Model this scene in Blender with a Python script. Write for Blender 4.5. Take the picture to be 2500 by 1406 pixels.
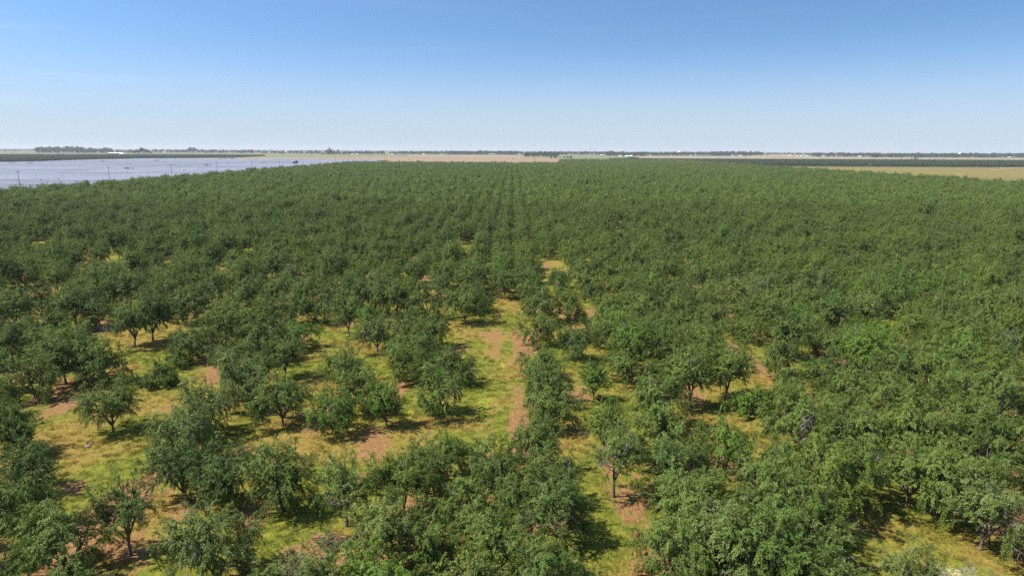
import bpy, math, random
import numpy as np
from mathutils import Matrix, Vector

for o in list(bpy.data.objects):
    bpy.data.objects.remove(o)
SC = bpy.context.scene
COL = SC.collection
R = math.radians

# ------------------------------------------------------------------ camera
CAM_H = 30.0
FPX = 1667.0                     # focal length in pixels of the 2500 px wide photograph
PITCH, ROLL = 11.45, 0.26
cam = bpy.data.cameras.new('camera')
cam.sensor_width = 36.0
cam.lens = 36.0 * FPX / 2500.0
cam.clip_start = 0.5
cam.clip_end = 60000.0
camo = bpy.data.objects.new('camera', cam)
COL.objects.link(camo)
CAM_ROT = Matrix.Rotation(R(90 - PITCH), 3, 'X') @ Matrix.Rotation(R(ROLL), 3, 'Z')
camo.matrix_world = Matrix.Translation((0, 0, CAM_H)) @ CAM_ROT.to_4x4()
SC.camera = camo

# ------------------------------------------------------------------ sky, sun, exposure
SUN_EL, SUN_AZ = 54.0, -97.0     # azimuth clockwise from +Y (the way the camera looks): the sun stands left
world = bpy.data.worlds.new('World')
SC.world = world
world.use_nodes = True
wn, wl = world.node_tree.nodes, world.node_tree.links
wn.clear()
wout = wn.new('ShaderNodeOutputWorld')
wbg = wn.new('ShaderNodeBackground')
sky = wn.new('ShaderNodeTexSky')
sky.sky_type = 'NISHITA'
sky.sun_disc = False
sky.sun_elevation = R(SUN_EL)
sky.sun_rotation = R(SUN_AZ)
sky.altitude = 60
sky.air_density = 1.0
sky.dust_density = 1.0
sky.ozone_density = 2.0
SKY_STRENGTH = 0.110
tc = wn.new('ShaderNodeTexCoord')
mp = wn.new('ShaderNodeMapping')
mp.inputs['Scale'].default_value = (1, 1, 1.75)
mp.inputs['Location'].default_value = (0, 0, 0.09)
wl.new(tc.outputs['Generated'], mp.inputs['Vector'])
wl.new(mp.outputs['Vector'], sky.inputs['Vector'])
hs = wn.new('ShaderNodeHueSaturation')
hs.inputs['Saturation'].default_value = 1.13
wl.new(sky.outputs['Color'], hs.inputs['Color'])
# faint cirrus
mp2 = wn.new('ShaderNodeMapping')
mp2.inputs['Scale'].default_value = (1.6, 1.6, 22)
wl.new(tc.outputs['Generated'], mp2.inputs['Vector'])
nz = wn.new('ShaderNodeTexNoise')
nz.inputs['Scale'].default_value = 2.0
nz.inputs['Detail'].default_value = 5
wl.new(mp2.outputs['Vector'], nz.inputs['Vector'])
rp = wn.new('ShaderNodeMapRange')
rp.inputs['From Min'].default_value = 0.55
rp.inputs['From Max'].default_value = 0.9
rp.inputs['To Max'].default_value = 1.0
wl.new(nz.outputs['Fac'], rp.inputs['Value'])
mxs = wn.new('ShaderNodeMix')
mxs.data_type = 'RGBA'
mxs.inputs['B'].default_value = (9.5, 9.8, 10.4, 1)
sepx = wn.new('ShaderNodeSeparateXYZ')
wl.new(tc.outputs['Generated'], sepx.inputs[0])
lft = wn.new('ShaderNodeMapRange')
lft.interpolation_type = 'SMOOTHSTEP'
lft.inputs['From Min'].default_value = -0.42
lft.inputs['From Max'].default_value = -0.62
lft.inputs['To Min'].default_value = 0.02
lft.inputs['To Max'].default_value = 0.26
wl.new(sepx.outputs['X'], lft.inputs['Value'])
cir = wn.new('ShaderNodeMath')
cir.operation = 'MULTIPLY'
wl.new(rp.outputs['Result'], cir.inputs[0])
wl.new(lft.outputs['Result'], cir.inputs[1])
wl.new(cir.outputs[0], mxs.inputs['Factor'])
wl.new(hs.outputs['Color'], mxs.inputs['A'])
tint = wn.new('ShaderNodeMix')
tint.data_type = 'RGBA'
tint.blend_type = 'MULTIPLY'
tint.inputs['Factor'].default_value = 1.0
tint.inputs['B'].default_value = (0.95, 1.035, 1.03, 1)
sepz = wn.new('ShaderNodeSeparateXYZ')
wl.new(tc.outputs['Generated'], sepz.inputs[0])
hzr = wn.new('ShaderNodeMapRange')
hzr.interpolation_type = 'SMOOTHERSTEP'
hzr.inputs['From Min'].default_value = -0.02
hzr.inputs['From Max'].default_value = 0.17
hzr.inputs['To Min'].default_value = 0.85
hzr.inputs['To Max'].default_value = 0.0
wl.new(sepz.outputs['Z'], hzr.inputs['Value'])
mxh = wn.new('ShaderNodeMix')
mxh.data_type = 'RGBA'
mxh.inputs['B'].default_value = (3.2, 3.36, 3.72, 1)
wl.new(hzr.outputs['Result'], mxh.inputs['Factor'])
wl.new(mxs.outputs['Result'], mxh.inputs['A'])
wl.new(mxh.outputs['Result'], tint.inputs['A'])
wl.new(tint.outputs['Result'], wbg.inputs['Color'])
wbg.inputs['Strength'].default_value = SKY_STRENGTH
wl.new(wbg.outputs['Background'], wout.inputs['Surface'])

sun = bpy.data.lights.new('sun', 'SUN')
sun.energy = 5.0
sun.angle = R(0.53)
sun.color = (1.0, 0.95, 0.87)
suno = bpy.data.objects.new('sun', sun)
COL.objects.link(suno)
sdir = Vector((math.sin(R(SUN_AZ)) * math.cos(R(SUN_EL)), math.cos(R(SUN_AZ)) * math.cos(R(SUN_EL)), math.sin(R(SUN_EL))))
suno.rotation_euler = sdir.to_track_quat('Z', 'Y').to_euler()
suno.location = (-60, -20, 90)

SC.view_settings.view_transform = 'Standard'
SC.view_settings.look = 'None'
SC.view_settings.exposure = 0.82
SC.view_settings.gamma = 1.0
SC.render.engine = 'CYCLES'
SC.cycles.max_bounces = 6
SC.cycles.diffuse_bounces = 3
SC.cycles.transmission_bounces = 3
SC.cycles.volume_bounces = 0
SC.cycles.use_denoising = False
SC.cycles.use_adaptive_sampling = False

# ------------------------------------------------------------------ helpers
def ground_at(x, y, z=0.0):
    """The point at height z that the photograph shows at pixel (x, y) of its 2500 x 1406."""
    d = CAM_ROT @ Vector(((x - 1250.0) / FPX, -(y - 703.0) / FPX, -1.0))
    t = (z - CAM_H) / d.z
    return Vector((d.x * t, d.y * t, z))

CR = np.array(CAM_ROT)
def project(p):
    """Pixels and depth of world points (n, 3)."""
    q = (np.asarray(p, float) - np.array((0, 0, CAM_H))) @ CR
    dep = -q[:, 2]
    return 1250 + FPX * q[:, 0] / dep, 703 - FPX * q[:, 1] / dep, dep

def tag(o, label=None, cat=None, group=None, kind=None):
    if label: o['label'] = label
    if cat: o['category'] = cat
    if group: o['group'] = group
    if kind: o['kind'] = kind
    return o

def empty(name, loc, rz=0.0, s=1.0):
    o = bpy.data.objects.new(name, None)
    COL.objects.link(o)
    o.location = loc
    o.rotation_euler = (0, 0, rz)
    o.scale = (s, s, s)
    o.empty_display_size = 0.3
    return o

def link(name, me, parent=None):
    o = bpy.data.objects.new(name, me)
    COL.objects.link(o)
    if parent: o.parent = parent
    return o

def mesh_np(name, verts, faces, mats, smooth=False, midx=None):
    """faces: list of (n, k) int arrays."""
    me = bpy.data.meshes.new(name)
    verts = np.asarray(verts, np.float32)
    me.vertices.add(len(verts))
    me.vertices.foreach_set('co', verts.ravel())
    faces = [f for f in faces if len(f)]
    loops = np.concatenate([f.ravel() for f in faces]).astype(np.int32)
    sizes = np.concatenate([np.full(len(f), f.shape[1]) for f in faces]).astype(np.int32)
    starts = np.concatenate([[0], np.cumsum(sizes)[:-1]]).astype(np.int32)
    me.loops.add(len(loops))
    me.loops.foreach_set('vertex_index', loops)
    me.polygons.add(len(sizes))
    me.polygons.foreach_set('loop_start', starts)
    me.polygons.foreach_set('loop_total', sizes)
    for m in mats: me.materials.append(m)
    if midx is not None: me.polygons.foreach_set('material_index', np.asarray(midx, np.int32))
    me.update(calc_edges=True)
    me.polygons.foreach_set('use_smooth', np.full(len(sizes), bool(smooth)))
    return me

def fattr(me, name, vals, domain='POINT'):
    a = me.attributes.new(name, 'FLOAT', domain)
    a.data.foreach_set('value', np.asarray(vals, np.float32))

class MB:
    """Collects boxes, tubes and prisms into one mesh."""
    def __init__(s):
        s.v, s.f = [], []
    def poly(s, vs, fs):
        b = len(s.v)
        s.v += [tuple(p) for p in vs]
        s.f += [tuple(b + i for i in f) for f in fs]
        return s
    def box(s, c, d):
        x, y, z = c; a, b, e = d[0] / 2, d[1] / 2, d[2] / 2
        vs = [(x - a, y - b, z - e), (x + a, y - b, z - e), (x + a, y + b, z - e), (x - a, y + b, z - e),
              (x - a, y - b, z + e), (x + a, y - b, z + e), (x + a, y + b, z + e), (x - a, y + b, z + e)]
        return s.poly(vs, [(3, 2, 1, 0), (4, 5, 6, 7), (0, 1, 5, 4), (1, 2, 6, 5), (2, 3, 7, 6), (3, 0, 4, 7)])
    def tube(s, pts, rad, n=8, caps=True):
        pts = [Vector(p) for p in pts]
        if not isinstance(rad, (list, tuple)): rad = [rad] * len(pts)
        rings = []
        for i, p in enumerate(pts):
            t = (pts[min(i + 1, len(pts) - 1)] - pts[max(i - 1, 0)]).normalized()
            u = t.orthogonal().normalized() if abs(t.z) < .99 else Vector((1, 0, 0))
            w = t.cross(u).normalized(); u = w.cross(t).normalized()
            rings.append([p + (u * math.cos(2 * math.pi * k / n) + w * math.sin(2 * math.pi * k / n)) * rad[i] for k in range(n)])
        vs = [q for r in rings for q in r]
        fs = [(i * n + k, i * n + (k + 1) % n, (i + 1) * n + (k + 1) % n, (i + 1) * n + k) for i in range(len(pts) - 1) for k in range(n)]
        if caps: fs += [tuple(reversed(range(n))), tuple((len(pts) - 1) * n + k for k in range(n))]
        return s.poly(vs, fs)
    def lathe(s, prof, n=20, c=(0, 0)):
        vs = [(c[0] + r * math.cos(2 * math.pi * k / n), c[1] + r * math.sin(2 * math.pi * k / n), z) for r, z in prof for k in range(n)]
        fs = [(i * n + k, i * n + (k + 1) % n, (i + 1) * n + (k + 1) % n, (i + 1) * n + k) for i in range(len(prof) - 1) for k in range(n)]
        fs += [tuple(reversed(range(n))), tuple((len(prof) - 1) * n + k for k in range(n))]
        return s.poly(vs, fs)
    def mesh(s, name, mat):
        me = bpy.data.meshes.new(name)
        me.from_pydata(s.v, [], s.f)
        me.materials.append(mat)
        me.update()
        return me
    def build(s, name, mat, parent=None):
        return link(name, s.mesh(name, mat), parent)

# ---- value noise in numpy
def vnoise(x, y, seed):
    xi, yi = np.floor(x).astype(np.int64), np.floor(y).astype(np.int64)
    fx, fy = x - xi, y - yi
    fx, fy = fx * fx * (3 - 2 * fx), fy * fy * (3 - 2 * fy)
    def h(a, b):
        n = (a * 374761393 + b * 668265263 + seed * 1442695041) & 0xffffffff
        n = ((n ^ (n >> 13)) * 1274126177) & 0xffffffff
        n = n ^ (n >> 16)
        return (n & 0xffff) / 65535.0
    return (h(xi, yi) * (1 - fx) + h(xi + 1, yi) * fx) * (1 - fy) + (h(xi, yi + 1) * (1 - fx) + h(xi + 1, yi + 1) * fx) * fy

def fbm(x, y, seed, octv=4):
    a, s, t = 1.0, 0.0, 0.0
    for i in range(octv):
        s = s + a * vnoise(x * 2 ** i, y * 2 ** i, seed + 17 * i); t += a; a *= 0.5
    return s / t

def sstep(a, b, x):
    t = np.clip((x - a) / (b - a), 0, 1)
    return t * t * (3 - 2 * t)

# ------------------------------------------------------------------ materials
def new_mat(name):
    m = bpy.data.materials.new(name)
    m.use_nodes = True
    n, l = m.node_tree.nodes, m.node_tree.links
    n.clear()
    out = n.new('ShaderNodeOutputMaterial')
    return m, n, l, out

def N(n, typ, **kw):
    x = n.new(typ)
    for k, v in kw.items():
        setattr(x, k, v) if hasattr(x, k) else None
    return x

def noise(n, l, scale, detail=3, vec=None, rough=0.55):
    t = n.new('ShaderNodeTexNoise')
    t.inputs['Scale'].default_value = scale
    t.inputs['Detail'].default_value = detail
    t.inputs['Roughness'].default_value = rough
    if vec is not None: l.new(vec, t.inputs['Vector'])
    return t.outputs['Fac']

def ramp(n, l, fac, lo, hi, a=0.0, b=1.0):
    t = n.new('ShaderNodeMapRange')
    t.interpolation_type = 'SMOOTHSTEP'
    t.inputs['From Min'].default_value = lo
    t.inputs['From Max'].default_value = hi
    t.inputs['To Min'].default_value = a
    t.inputs['To Max'].default_value = b
    l.new(fac, t.inputs['Value'])
    return t.outputs['Result']

def mix(n, l, fac, a, b, blend='MIX'):
    t = n.new('ShaderNodeMix')
    t.data_type = 'RGBA'
    t.blend_type = blend
    for key, v in (('Factor', fac), ('A', a), ('B', b)):
        s = t.inputs[key] if key == 'Factor' else [i for i in t.inputs if i.name == key and i.type == 'RGBA'][0]
        if isinstance(v, (int, float)): s.default_value = v
        elif isinstance(v, tuple): s.default_value = (*v, 1)
        else: l.new(v, s)
    return [o for o in t.outputs if o.type == 'RGBA'][0]

def math_(n, l, op, a, b):
    t = n.new('ShaderNodeMath'); t.operation = op
    for i, v in enumerate((a, b)):
        if isinstance(v, (int, float)): t.inputs[i].default_value = v
        else: l.new(v, t.inputs[i])
    return t.outputs[0]

def attr(n, name):
    t = n.new('ShaderNodeAttribute'); t.attribute_name = name
    return t.outputs['Fac']

def principled(n, l, out, col, rough=0.8, metal=0.0, spec=0.3):
    b = n.new('ShaderNodeBsdfPrincipled')
    if isinstance(col, tuple): b.inputs['Base Color'].default_value = (*col, 1)
    else: l.new(col, b.inputs['Base Color'])
    b.inputs['Roughness'].default_value = rough
    b.inputs['Metallic'].default_value = metal
    b.inputs['Specular IOR Level'].default_value = spec
    l.new(b.outputs[0], out.inputs['Surface'])
    return b

def plain(name, col, rough=0.8, metal=0.0, var=0.18, scale=0.6, spec=0.3):
    m, n, l, out = new_mat(name)
    g = n.new('ShaderNodeNewGeometry')
    f = ramp(n, l, noise(n, l, scale, 4, g.outputs['Position']), 0.3, 0.7)
    c = mix(n, l, f, tuple(x * (1 - var) for x in col), tuple(min(1, x * (1 + var)) for x in col))
    principled(n, l, out, c, rough, metal, spec)
    return m

def leaf_material(name, dark, mid, light, warm):
    m, n, l, out = new_mat(name)
    oi = n.new('ShaderNodeObjectInfo')
    tone = attr(n, 'tone')
    rnd = oi.outputs['Random']
    c1 = mix(n, l, ramp(n, l, rnd, 0.05, 0.75), dark, mid)
    c2 = mix(n, l, ramp(n, l, tone, 0.35, 1.0), c1, light)
    c3 = mix(n, l, ramp(n, l, math_(n, l, 'FRACT', math_(n, l, 'MULTIPLY', rnd, 7.31), 0), 0.72, 1.0, 0, 0.38), c2, warm)
    c4 = mix(n, l, 1.0, c3, oi.outputs['Color'], 'MULTIPLY')
    b = n.new('ShaderNodeBsdfPrincipled')
    l.new(c4, b.inputs['Base Color'])
    b.inputs['Roughness'].default_value = 0.58
    b.inputs['Specular IOR Level'].default_value = 0.28
    tr = n.new('ShaderNodeBsdfTranslucent')
    ct = mix(n, l, 1.0, c4, (1.5, 1.55, 0.6), 'MULTIPLY')
    l.new(ct, tr.inputs['Color'])
    ms = n.new('ShaderNodeMixShader')
    ms.inputs[0].default_value = 0.12
    l.new(b.outputs[0], ms.inputs[1]); l.new(tr.outputs[0], ms.inputs[2])
    l.new(ms.outputs[0], out.inputs['Surface'])
    return m

M_LEAF = leaf_material('almond_leaf', (0.070, 0.119, 0.013), (0.103, 0.161, 0.016), (0.212, 0.270, 0.066), (0.165, 0.211, 0.015))
M_FARLEAF = leaf_material('far_tree_leaf', (0.030, 0.055, 0.022), (0.042, 0.072, 0.026), (0.058, 0.088, 0.032), (0.060, 0.090, 0.024))
M_BARK = plain('bark', (0.115, 0.088, 0.068), 0.9, var=0.45, scale=7)
M_DEAD = plain('dead_wood', (0.21, 0.185, 0.165), 0.9, var=0.25, scale=5)

def ground_material():
    m, n, l, out = new_mat('orchard_floor')
    g = n.new('ShaderNodeNewGeometry')
    P = g.outputs['Position']
    n1 = noise(n, l, 0.9, 6, P, 0.62)
    n2 = noise(n, l, 3.2, 5, P, 0.65)
    n3 = noise(n, l, 9.0, 3, P, 0.7)
    green = mix(n, l, ramp(n, l, n1, 0.35, 0.65), (0.118, 0.138, 0.018), (0.205, 0.200, 0.028))
    dry = mix(n, l, ramp(n, l, n2, 0.35, 0.65), (0.205, 0.140, 0.032), (0.285, 0.210, 0.050))
    soil = mix(n, l, ramp(n, l, n2, 0.36, 0.66), (0.215, 0.110, 0.045), (0.315, 0.180, 0.080))
    fd = math_(n, l, 'ADD', attr(n, 'dry'), math_(n, l, 'MULTIPLY', math_(n, l, 'SUBTRACT', n2, 0.5), 1.3))
    c = mix(n, l, ramp(n, l, fd, 0.28, 0.72), green, dry)
    fs = math_(n, l, 'ADD', attr(n, 'soil'), math_(n, l, 'MULTIPLY', math_(n, l, 'SUBTRACT', n1, 0.5), 1.2))
    c = mix(n, l, ramp(n, l, fs, 0.38, 0.66), c, soil)
    fb = math_(n, l, 'ADD', attr(n, 'bright'), math_(n, l, 'MULTIPLY', math_(n, l, 'SUBTRACT', n2, 0.5), 1.4))
    c = mix(n, l, ramp(n, l, fb, 0.42, 0.7), c, (0.29, 0.30, 0.038))
    ff = math_(n, l, 'ADD', attr(n, 'flower'), math_(n, l, 'MULTIPLY', math_(n, l, 'SUBTRACT', n3, 0.5), 2.4))
    c = mix(n, l, ramp(n, l, ff, 0.62, 0.80), c, (0.44, 0.39, 0.25))
    c = mix(n, l, ramp(n, l, n3, 0.2, 0.8, 0.0, 1.0), mix(n, l, 1.0, c, (0.72, 0.72, 0.72), 'MULTIPLY'), mix(n, l, 1.0, c, (1.22, 1.22, 1.22), 'MULTIPLY'))
    mpS = n.new('ShaderNodeMapping')
    mpS.inputs['Scale'].default_value = (5.5, 0.9, 1)
    l.new(P, mpS.inputs['Vector'])
    n4 = noise(n, l, 1.0, 5, mpS.outputs[0], 0.7)
    c = mix(n, l, ramp(n, l, n4, 0.25, 0.75), mix(n, l, 1.0, c, (0.74, 0.70, 0.66), 'MULTIPLY'), mix(n, l, 1.0, c, (1.20, 1.22, 1.22), 'MULTIPLY'))
    b = principled(n, l, out, c, 0.95, 0, 0.1)
    bp = n.new('ShaderNodeBump')
    bp.inputs['Strength'].default_value = 0.9
    bp.inputs['Distance'].default_value = 0.12
    l.new(math_(n, l, 'ADD', n3, n2), bp.inputs['Height'])
    l.new(bp.outputs[0], b.inputs['Normal'])
    return m
M_GROUND = ground_material()

def field_material(name, a, b, s1=0.004, s2=0.05, stretch=(1, 1, 1), c=None):
    m, n, l, out = new_mat(name)
    g = n.new('ShaderNodeNewGeometry')
    mp_ = n.new('ShaderNodeMapping')
    mp_.inputs['Scale'].default_value = stretch
    l.new(g.outputs['Position'], mp_.inputs['Vector'])
    n1 = noise(n, l, s1, 5, mp_.outputs[0], 0.6)
    n2 = noise(n, l, s2, 4, mp_.outputs[0], 0.6)
    f = math_(n, l, 'ADD', math_(n, l, 'MULTIPLY', n1, 0.65), math_(n, l, 'MULTIPLY', n2, 0.35))
    col = mix(n, l, ramp(n, l, f, 0.38, 0.62), a, b)
    if c: col = mix(n, l, ramp(n, l, n1, 0.58, 0.68), col, c)
    principled(n, l, out, col, 0.95, 0, 0.1)
    return m

# ------------------------------------------------------------------ the almond trees
def perp(d, rng):
    a = Vector((rng.gauss(0, 1), rng.gauss(0, 1), rng.gauss(0, 1)))
    return (a - d * a.dot(d)).normalized()

def grow(seed, p):
    """Skeleton of a tree: list of (points, radii, level, bare)."""
    rng = random.Random(seed)
    out = []
    clump = [Vector((0, 0, 2))]
    def branch(pos, d, length, rad, lvl, bare):
        nseg = 5 if lvl < 3 else 4
        pts, rs = [pos.copy()], [rad]
        q, dd = pos.copy(), d.copy()
        wob = (0.10, 0.20, 0.24, 0.28, 0.30)[lvl]
        trop = (0.0, p.get('t1', 0.05), p.get('t2', 0.00), p.get('t3', -0.07), p.get('t4', -0.20))[lvl]
        for i in range(nseg):
            dd = (dd + perp(dd, rng) * wob * rng.random() + Vector((0, 0, trop))).normalized()
            q = q + dd * (length / nseg)
            pts.append(q.copy())
            rs.append(rad * (1 - 0.62 * (i + 1) / nseg))
        if lvl == 2: clump.append(pts[2].copy())
        out.append((pts, rs, lvl, bare, clump[-1]))
        if lvl == 4: return
        nk = (rng.randint(*p.get('n1', (5, 6))), rng.randint(*p.get('n2', (5, 6))), rng.randint(*p.get('n3', (4, 6))), rng.randint(*p.get('n4', (5, 7))))[lvl]
        a0 = rng.random() * 6.28
        for k in range(nk):
            if lvl == 0:
                az = a0 + 6.283 * k / nk + rng.uniform(-.35, .35)
                inc = R(rng.uniform(*p.get('inc', (30, 55)))) if k else R(rng.uniform(4, 18))
                nd = Vector((math.sin(inc) * math.cos(az), math.sin(inc) * math.sin(az), math.cos(inc)))
                st = pts[-1] if k % 2 else pts[-2]
                L = p['l1'] * rng.uniform(.8, 1.15)
                branch(st, nd, L, rad * rng.uniform(.5, .62), 1, False)
            else:
                t = (0.30 + 0.70 * (k + rng.random() * .8) / nk) * nseg
                i = min(int(t), nseg - 1); f = min(t - i, 1.0)
                st = pts[i].lerp(pts[i + 1], f)
                base = (pts[i + 1] - pts[i]).normalized()
                ang = R(rng.uniform(30, 62)) if k < nk - 1 else R(rng.uniform(5, 22))
                nd = (base * math.cos(ang) + perp(base, rng) * math.sin(ang)).normalized()
                if lvl == 1: nd = (nd + Vector((0, 0, 0.12))).normalized()
                L = (0, p['l2'], p['l3'], p['l4'])[lvl] * rng.uniform(.7, 1.2)
                bb = bare or (lvl == 1 and rng.random() < p.get('bare', 0.0)) or (lvl == 2 and rng.random() < 0.02)
                branch(st, nd, L, max(rs[i] * rng.uniform(.5, .66), .006), lvl + 1, bb)
    branch(Vector((0, 0, -0.1)), Vector((rng.uniform(-.12, .12), rng.uniform(-.12, .12), 1)).normalized(), p['th'] + .1, p['tr'], 0, False)
    return out, rng

def tubes(branches, minlvl, maxlvl, kr=1.0, rmin=0.0):
    V, F, nb = [], [], 0
    for pts, rs, lvl, bare, _c in branches:
        if not (minlvl <= lvl <= maxlvl): continue
        ns = (8, 6, 5, 4, 3)[lvl]
        P = np.array([tuple(q) for q in pts])
        T = np.gradient(P, axis=0); T /= np.linalg.norm(T, axis=1)[:, None] + 1e-9
        ref = np.array((1.0, 0, 0)) if abs(T[0][0]) < .8 else np.array((0, 1.0, 0))
        U = np.cross(T, ref); U /= np.linalg.norm(U, axis=1)[:, None] + 1e-9
        W = np.cross(T, U)
        a = np.arange(ns) * 2 * math.pi / ns
        rr = np.maximum(np.array(rs) * kr, rmin)
        if lvl == 0: rr[0] *= 1.5
        ring = P[:, None, :] + rr[:, None, None] * (np.cos(a)[None, :, None] * U[:, None, :] + np.sin(a)[None, :, None] * W[:, None, :])
        V.append(ring.reshape(-1, 3))
        i = np.arange(len(P) - 1)[:, None] * ns
        k = np.arange(ns)[None, :]
        k2 = (k + 1) % ns
        F.append(np.stack([i + k, i + k2, i + ns + k2, i + ns + k], -1).reshape(-1, 4) + nb)
        nb += ring.shape[0] * ns
    return np.concatenate(V), np.concatenate(F)

def leaves(branches, seed, p, per_m, ll, lw):
    rg = np.random.default_rng(seed)
    pos, tan, tw, cl = [], [], [], []
    for pts, rs, lvl, bare, cc_ in branches:
        if lvl < 3 or bare: continue
        P = np.array([tuple(q) for q in pts])
        L = np.linalg.norm(np.diff(P, axis=0), axis=1).sum()
        n = max(2, int(L * per_m * (1.0 if lvl == 4 else 0.35)))
        t = np.sort(rg.random(n)) * (len(P) - 1)
        i = np.minimum(t.astype(int), len(P) - 2); f = (t - i)[:, None]
        pos.append(P[i] * (1 - f) + P[i + 1] * f)
        tan.append((P[i + 1] - P[i]) / (np.linalg.norm(P[i + 1] - P[i], axis=1)[:, None] + 1e-9))
        tw.append(np.full(n, rg.random()))
        cl.append(np.tile(np.array(cc_), (n, 1)))
    pos, tan, tw, cl = np.concatenate(pos), np.concatenate(tan), np.concatenate(tw), np.concatenate(cl)
    n = len(pos)
    rd = rg.normal(size=(n, 3)); rd /= np.linalg.norm(rd, axis=1)[:, None]
    d = tan * 0.55 + rd * 0.8 + np.array((0, 0, -0.12))
    d /= np.linalg.norm(d, axis=1)[:, None]
    cc = np.array((0, 0, pos[:, 2].mean() * .75))
    outw = pos - cc; outw /= np.linalg.norm(outw, axis=1)[:, None] + 1e-9
    outc = pos - cl; outc /= np.linalg.norm(outc, axis=1)[:, None] + 1e-9
    up = rg.normal(size=(n, 3)) * 0.34 + outw * 0.95 + outc * 0.6 + np.array((0, 0, 0.15))
    s = np.cross(d, up); s /= np.linalg.norm(s, axis=1)[:, None] + 1e-9
    nn = np.cross(s, d)
    k = rg.uniform(.7, 1.25, n)[:, None]
    l_, w_ = ll * k, lw * k
    pos = pos + rd * 0.03
    v0 = pos
    v1 = pos + d * l_ * .45 + s * w_ * .5 + nn * w_ * .12
    v2 = pos + d * l_
    v3 = pos + d * l_ * .45 - s * w_ * .5 + nn * w_ * .12
    V = np.stack([v0, v1, v2, v3], 1).reshape(-1, 3)
    F = np.arange(n * 4).reshape(-1, 4)
    tone = np.clip(tw * .55 + rg.random(n) * .45, 0, 1)
    return V, F, tone

BASE = dict(th=0.75, tr=0.17, l1=2.5, l2=1.75, l3=1.1, l4=0.58)
KINDS = {}
def make_kind(key, seed, p, width, height, dens=78, leaf=(0.112, 0.052)):
    q = dict(BASE); q.update(p)
    br, _ = grow(seed, q)
    allp = np.array([tuple(x) for b in br for x in b[0]])
    c = np.median(allp[:, :2], axis=0) * 0.5
    r = np.percentile(np.linalg.norm(allp[:, :2] - c, axis=1), 97)
    zt = np.percentile(allp[:, 2], 99.5)
    sx, sz = width / 2 / r, height / zt
    br = [([Vector((a.x * sx, a.y * sx, a.z * sz)) for a in b[0]], b[1], b[2], b[3], Vector((b[4].x * sx, b[4].y * sx, b[4].z * sz))) for b in br]
    # keep drooping tips clear of the ground
    for b in br:
        for a in b[0]:
            if b[2] > 1 and a.z < 0.45: a.z = 0.45 + (a.z - 0.45) * 0.15
    live = [b for b in br if not b[3]]
    dead = [b for b in br if b[3]]
    V, F = tubes(live, 0, 4)
    nf = len(F)
    if dead:
        V2, F2 = tubes(dead, 0, 4, 1.5, 0.014)
        V, F = np.concatenate([V, V2]), np.concatenate([F, F2 + len(V)])
    mi = np.zeros(len(F), int); mi[nf:] = 1
    wood = mesh_np('trunk', V, [F], [M_BARK, M_DEAD], True, mi)
    LV, LF, T = leaves(br, seed + 5, q, dens, *leaf)
    crown = mesh_np('crown', LV, [LF], [M_LEAF]); fattr(crown, 'tone', T, 'FACE')
    # the same tree with fewer, larger leaves for the far rows
    V, F = tubes(live, 0, 2)
    LV, LF, T = leaves(br, seed + 5, q, dens * 0.16, leaf[0] * 2.4, leaf[1] * 2.7)
    far = mesh_np('far_' + key, np.concatenate([V, LV]), [np.concatenate([F, LF + len(V)])], [M_BARK, M_LEAF], False, np.concatenate([np.zeros(len(F)), np.ones(len(LF))]))
    fattr(far, 'tone', np.concatenate([np.zeros(len(F)), T]), 'FACE')
    LV, LF, T = leaves(br, seed + 5, q, dens, *leaf)
    V, F = tubes(br, 0, 4)
    mid = mesh_np('mid_' + key, np.concatenate([V, LV]), [np.concatenate([F, LF + len(V)])], [M_BARK, M_LEAF], False, np.concatenate([np.zeros(len(F)), np.ones(len(LF))]))
    fattr(mid, 'tone', np.concatenate([np.zeros(len(F)), T]), 'FACE')
    KINDS[key] = dict(wood=wood, crown=crown, far=far, mid=mid, r=width / 2, h=height)

for i in range(12):
    rr = random.Random(100 + i)
    make_kind('broad%d' % i, 11 + 7 * i, dict(inc=(34, 64), t4=-0.28 - .06 * (i % 3), t3=-.11, th=rr.uniform(.4, .75)), rr.uniform(6.2, 7.5), rr.uniform(4.9, 6.4))
for i in range(3):
    make_kind('upright%d' % i, 211 + 9 * i, dict(inc=(22, 45), t4=-0.10, th=1.0), 6.3, 6.9)
for i in range(2):
    make_kind('dead%d' % i, 317 + 9 * i, dict(inc=(30, 58), bare=0.13, th=0.8), 7.0, 6.0)
for i in range(2):
    make_kind('young%d' % i, 411 + 9 * i, dict(inc=(14, 36), t4=0.02, t3=0.04, t1=.1, th=.7, tr=.13), 4.4, 5.3, 84)
make_kind('bush0', 517, dict(inc=(40, 75), t4=-0.2, th=.15, tr=.1, n1=(6, 7)), 4.9, 3.0, 90)
for i in range(2):
    make_kind('sparse%d' % i, 611 + 9 * i, dict(inc=(24, 46), bare=0.08, th=1.4, n3=(3, 4), n4=(5, 6)), 5.8, 6.9, 66)
print('leaves per tree', {k: len(v['crown'].polygons) for k, v in KINDS.items()})

# tones: multiply the leaf colour of one tree
TONES = {'': (1, 1, 1, 1), 'grey-green': (1.12, 1.02, 1.45, 1), 'bright green': (1.0, 1.14, .8, 1), 'dark green': (.74, .82, .80, 1), 'yellow-green': (1.35, 1.30, .75, 1)}

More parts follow.
